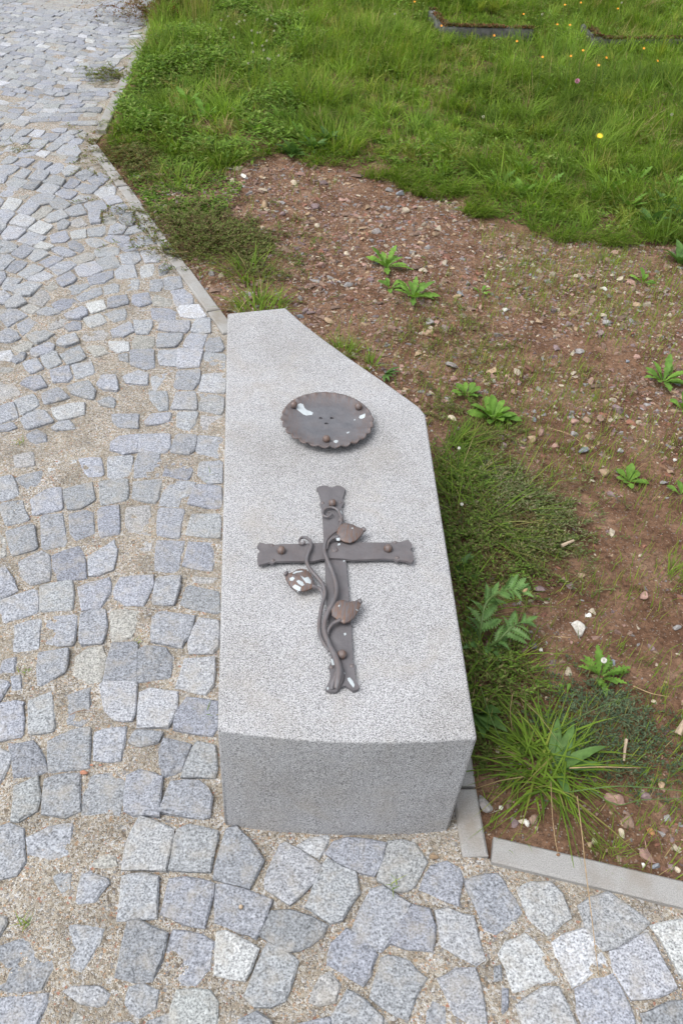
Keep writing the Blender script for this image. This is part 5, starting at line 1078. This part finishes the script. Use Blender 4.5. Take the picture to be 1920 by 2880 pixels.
# ------------------------------------------------------------------ dry stalks, twigs and chips
def stalk(name, pts, r, mat, label, cat, head=None):
    P = [gp(*p) for p in pts]; b = P[0]; e = tag(empty(name, tuple(b)), label, cat)
    v, f = tube_mesh(spline(P, 24) - b, np.linspace(r, r * .6, 24), 6); me = bpy.data.meshes.new('stem'); me.from_pydata([list(map(float, q_)) for q_ in v], [], f); me.materials.append(M[mat]); link(bpy.data.objects.new('stem', me), e)
    if head:
        S = spline(P, 24) - b; v, f = tube_mesh([S[-1], S[-1] + (S[-1] - S[-3]) * .25, S[-1] + (S[-1] - S[-3]) * .6, S[-1] + (S[-1] - S[-3]) * .9], [head * .5, head, head * .9, head * .2], 8); me = bpy.data.meshes.new('seed_head'); me.from_pydata([list(map(float, q_)) for q_ in v], [], f); me.materials.append(M['brownhead']); link(bpy.data.objects.new('seed_head', me), e)
stalk('dry_stalk', [(1622, 2240, .06), (1636, 2350, .08), (1645, 2440, .05), (1665, 2600, .02), (1682, 2745, .01)], .0013, 'dry', 'long dry stalk drooping over the kerb onto the cobbles', 'stalk')
stalk('plantain_stalk', [(1548, 2200, .02), (1552, 2290, .07), (1560, 2360, .08), (1568, 2400, .07)], .0011, 'dry', 'plantain stalk whose brown head hangs over the kerb', 'stalk', .0045)
stalk('plantain_stalk', [(1420, 2110, .01), (1380, 2020, .08), (1358, 1955, .12), (1350, 1930, .13)], .0011, 'stem', 'plantain stalk with brown head leaning on the block', 'stalk', .0045)
stalk('grass_stalk', [(1560, 2060, .03), (1640, 2010, .12), (1720, 1975, .13), (1790, 1955, .12)], .0012, 'stem', 'pale grass stalk arching over the knotweed', 'stalk')
stalk('grass_stalk', [(1600, 2160, .06), (1680, 2157, .07), (1740, 2158, .07), (1800, 2160, .06)], .0014, 'dry', 'straw-coloured stalk lying level through the tussock', 'stalk')
stalk('grass_stalk', [(1580, 2230, .03), (1720, 2212, .05), (1820, 2215, .05), (1925, 2225, .04)], .0018, 'stem', 'long green runner reaching across the stones', 'stalk')
stalk('grass_stalk', [(1640, 2210, .02), (1730, 2262, .05), (1800, 2250, .05), (1925, 2245, .04)], .0014, 'stem', 'thin green runner beside the big pinkish stone', 'stalk')
stalk('grass_stalk', [(1440, 2060, .01), (1434, 2000, .08), (1441, 1950, .12)], .0010, 'dry', 'upright straw between block and tussock', 'stalk')
stalk('twig', [(1540, 1202, .01), (1600, 1222, .02), (1640, 1250, .01)], .0014, 'dry', 'dry straw lying among purple and grey stones', 'twig')
stalk('twig', [(1555, 1790, .01), (1605, 1793, .012)], .0016, 'dry', 'short straw below the white broken stone', 'twig')
stalk('twig', [(1780, 1930, .01), (1830, 1950, .02), (1880, 1960, .01)], .0016, 'dry', 'thin brown twig right of the dandelion rosette', 'twig')
stalk('twig', [(198, 2010, .002), (225, 1999, .008), (258, 1997, .003)], .0011, 'brownhead', 'tiny dark twig lying on a cobblestone', 'twig')
stalk('twig', [(475, 708, .012), (500, 711, .016), (530, 707, .012)], .0018, 'dry', 'dead weed runner crossing the kerb', 'twig')
stalk('twig', [(1760, 2080, .02), (1756, 2110, .02), (1753, 2140, .01)], .0042, 'wood', 'pale wooden stick beside the tussock', 'twig')
stalk('twig', [(1578, 1535, .01), (1600, 1525, .015), (1612, 1520, .015)], .006, 'wood', 'pale wood chip in the knotweed mat', 'twig')
stalk('twig', [(1905, 2065, .01), (1915, 2045, .02), (1925, 2025, .02)], .009, 'wood', 'chunk of tan wood at the soil far side', 'twig')
for x, y in ((345, 262), (322, 258)):
    v, f = ROCKS[2]; p = gp(x, y, .02); o = mesh_obj('fallen_leaf', v * np.array([.022, .014, .006]), f.tolist(), M['brownhead']); o.location = (p[0], p[1], .02); tag(o, 'curled brown leaf lying on the far kerb', 'leaf', 'brown leaves on the far kerb')
p = gp(678, 2552, 0); v, f = tube_mesh([(0, 0, .001), (0, 0, .004), (.001, 0, .006)], [.005, .0045, .002], 10); o = mesh_obj('snail_shell', v, f, M['wood'], None, True); o.location = (p[0], p[1], 0); tag(o, 'tiny pale snail shell lying on a cobblestone', 'shell')

# ------------------------------------------------------------------ old grave borders in the meadow
def border(label, pts, w, h, mossy=True):
    e = tag(empty('grave_border', (*gp(*pts[0])[:2], 0.0)), label, 'grave'); base = np.array([*gp(*pts[0])[:2], 0])
    for (a, b) in zip(pts[:-1], pts[1:]):
        A, B = gp(*a)[:2], gp(*b)[:2]; d = (B - A) / np.linalg.norm(B - A); nn = np.array([-d[1], d[0]]) * w; bm = bmesh.new(); vs_ = []
        zb = float(soil_z(np.array([A[0]]), np.array([A[1]]))[0])
        for zz in (-.05, zb + h):
            for q_ in (A, B, B + nn, A + nn): vs_.append(bm.verts.new((*(q_ - base[:2]), zz)))
        bm.faces.new(vs_[3::-1]); bm.faces.new(vs_[4:]); [bm.faces.new((vs_[i], vs_[(i + 1) % 4], vs_[4 + (i + 1) % 4], vs_[4 + i])) for i in range(4)]
        bmesh.ops.recalc_face_normals(bm, faces=bm.faces); bmesh.ops.bevel(bm, geom=list(bm.edges), offset=.008, segments=2, affect='EDGES'); me = bpy.data.meshes.new('slab'); bm.to_mesh(me); bm.free(); me.materials.append(M['oldstone']); link(bpy.data.objects.new('slab', me), e)
        if mossy:
            n = int(1500 * np.linalg.norm(B - A)); t = rng.random(n)[:, None]; q_ = A + (B - A) * t + nn * rng.uniform(.05, .95, (n, 1)); k = fbm(q_[:, 0], q_[:, 1], 9, 180, 2) > -.12; q_ = q_[k]; n = len(q_)
            pp = np.c_[q_ - base[:2], np.full(n, zb + h)]; c = np.array([(.16, .06, .03), (.12, .08, .03), (.10, .11, .04)])[rng.integers(0, 3, n)]
            vv = leaflets(pp, rng.uniform(0, 6.28, n), rng.uniform(.2, 1.2, n), rng.uniform(.015, .035, n), rng.uniform(.008, .014, n), c); mo = big_mesh('moss', vv[0], vv[1], M['moss'], vv[2], e); mo['kind'] = 'stuff'
border('weathered grey grave border with reddish moss, sunk in the grass', [(1196, 96), (1240, 150), (1488, 155)], .06, .085)
border('longer cracked grave border overgrown with reddish moss', [(1618, 136), (1656, 176), (1790, 179), (1990, 178)], .07, .085)
border('dark low stone slab edge beyond the nearer grave border', [(1165, 48), (1322, 50)], .5, .17, False)
border('dark low stone slab edge beyond the longer grave border', [(1612, 40), (1730, 42)], .5, .17, False)

# ------------------------------------------------------------------ sprigs in the paving joints and straws along the block
for x, y, n, L, lab in ((72, 2598, 9, .03, 'tiny yellow-green sprig in a wide sandy joint'), (572, 2010, 5, .035, 'two thin grass blades beside the block foot'), (590, 1345, 5, .035, 'thin grass sprig between cobbles near the block'), (382, 1800, 6, .022, 'short grass sprig in a cobble joint'), (70, 1885, 10, .018, 'low mossy sprig between cobbles'), (60, 1245, 14, .03, 'yellowish creeping sprig on a sandy patch'), (1108, 2495, 7, .04, 'fine grass sprig among the foreground cobbles')):
    p = gp(x, y, -.004); e = tag(empty('grass_sprig', tuple(p)), lab, 'grass'); a = rng.uniform(0, 6.28, n)
    v = blades(rng.normal(0, .008, n), rng.normal(0, .005, n), np.full(n, -.004), rng.uniform(.6, 1.1, n) * L, rng.uniform(.0014, .0026, n), a, rng.uniform(.2, .9, n), rng.uniform(.1, .7, n), gcol(n, (10, 20, 20, 5, 20, 8, 2)), .1)
    big_mesh('blades', v[0], v[1], M['grass'], v[2], e)
tuft(1330, 1480, 70, .10, (.10, .22), (.0022, .0045), 'straggly flopping blades over the knotweed mat', lean=(.4, .9), bend=(.2, .9), colw=(20, 12, 6, 20, 4, 8, 6))
tuft(1310, 1720, 60, .07, (.08, .18), (.002, .004), 'straggly dark blades between block and thistle', lean=(.3, .9), bend=(.2, .9), colw=(20, 8, 2, 30, 2, 6, 6))
tuft(1370, 1900, 90, .08, (.08, .18), (.002, .004), 'loose blades in the shade before the tussock', lean=(.3, .9), bend=(.2, .9), colw=(20, 10, 4, 30, 2, 6, 6))

c_ = gp(1330, 1590); creeper('knotweed', 'green weed mat filling the strip between block and thistle', c_, .09, .20, .1, 95, .18, .014, KW + WG, .05)
c_ = gp(1360, 1890); creeper('knotweed', 'green weed mat below the thistle beside the block', c_, .10, .15, .1, 85, .16, .014, KW + WG, .05)
c_ = gp(1300, 1400); creeper('knotweed', 'fresh green weeds under the dark tuft beside the block', c_, .07, .16, .1, 60, .16, .013, KW + WG, .05)
tuft(1420, 1400, 40, .12, (.08, .2), (.002, .004), 'single arching blades over the knotweed far from the block', lean=(.4, .9), bend=(.2, .9))
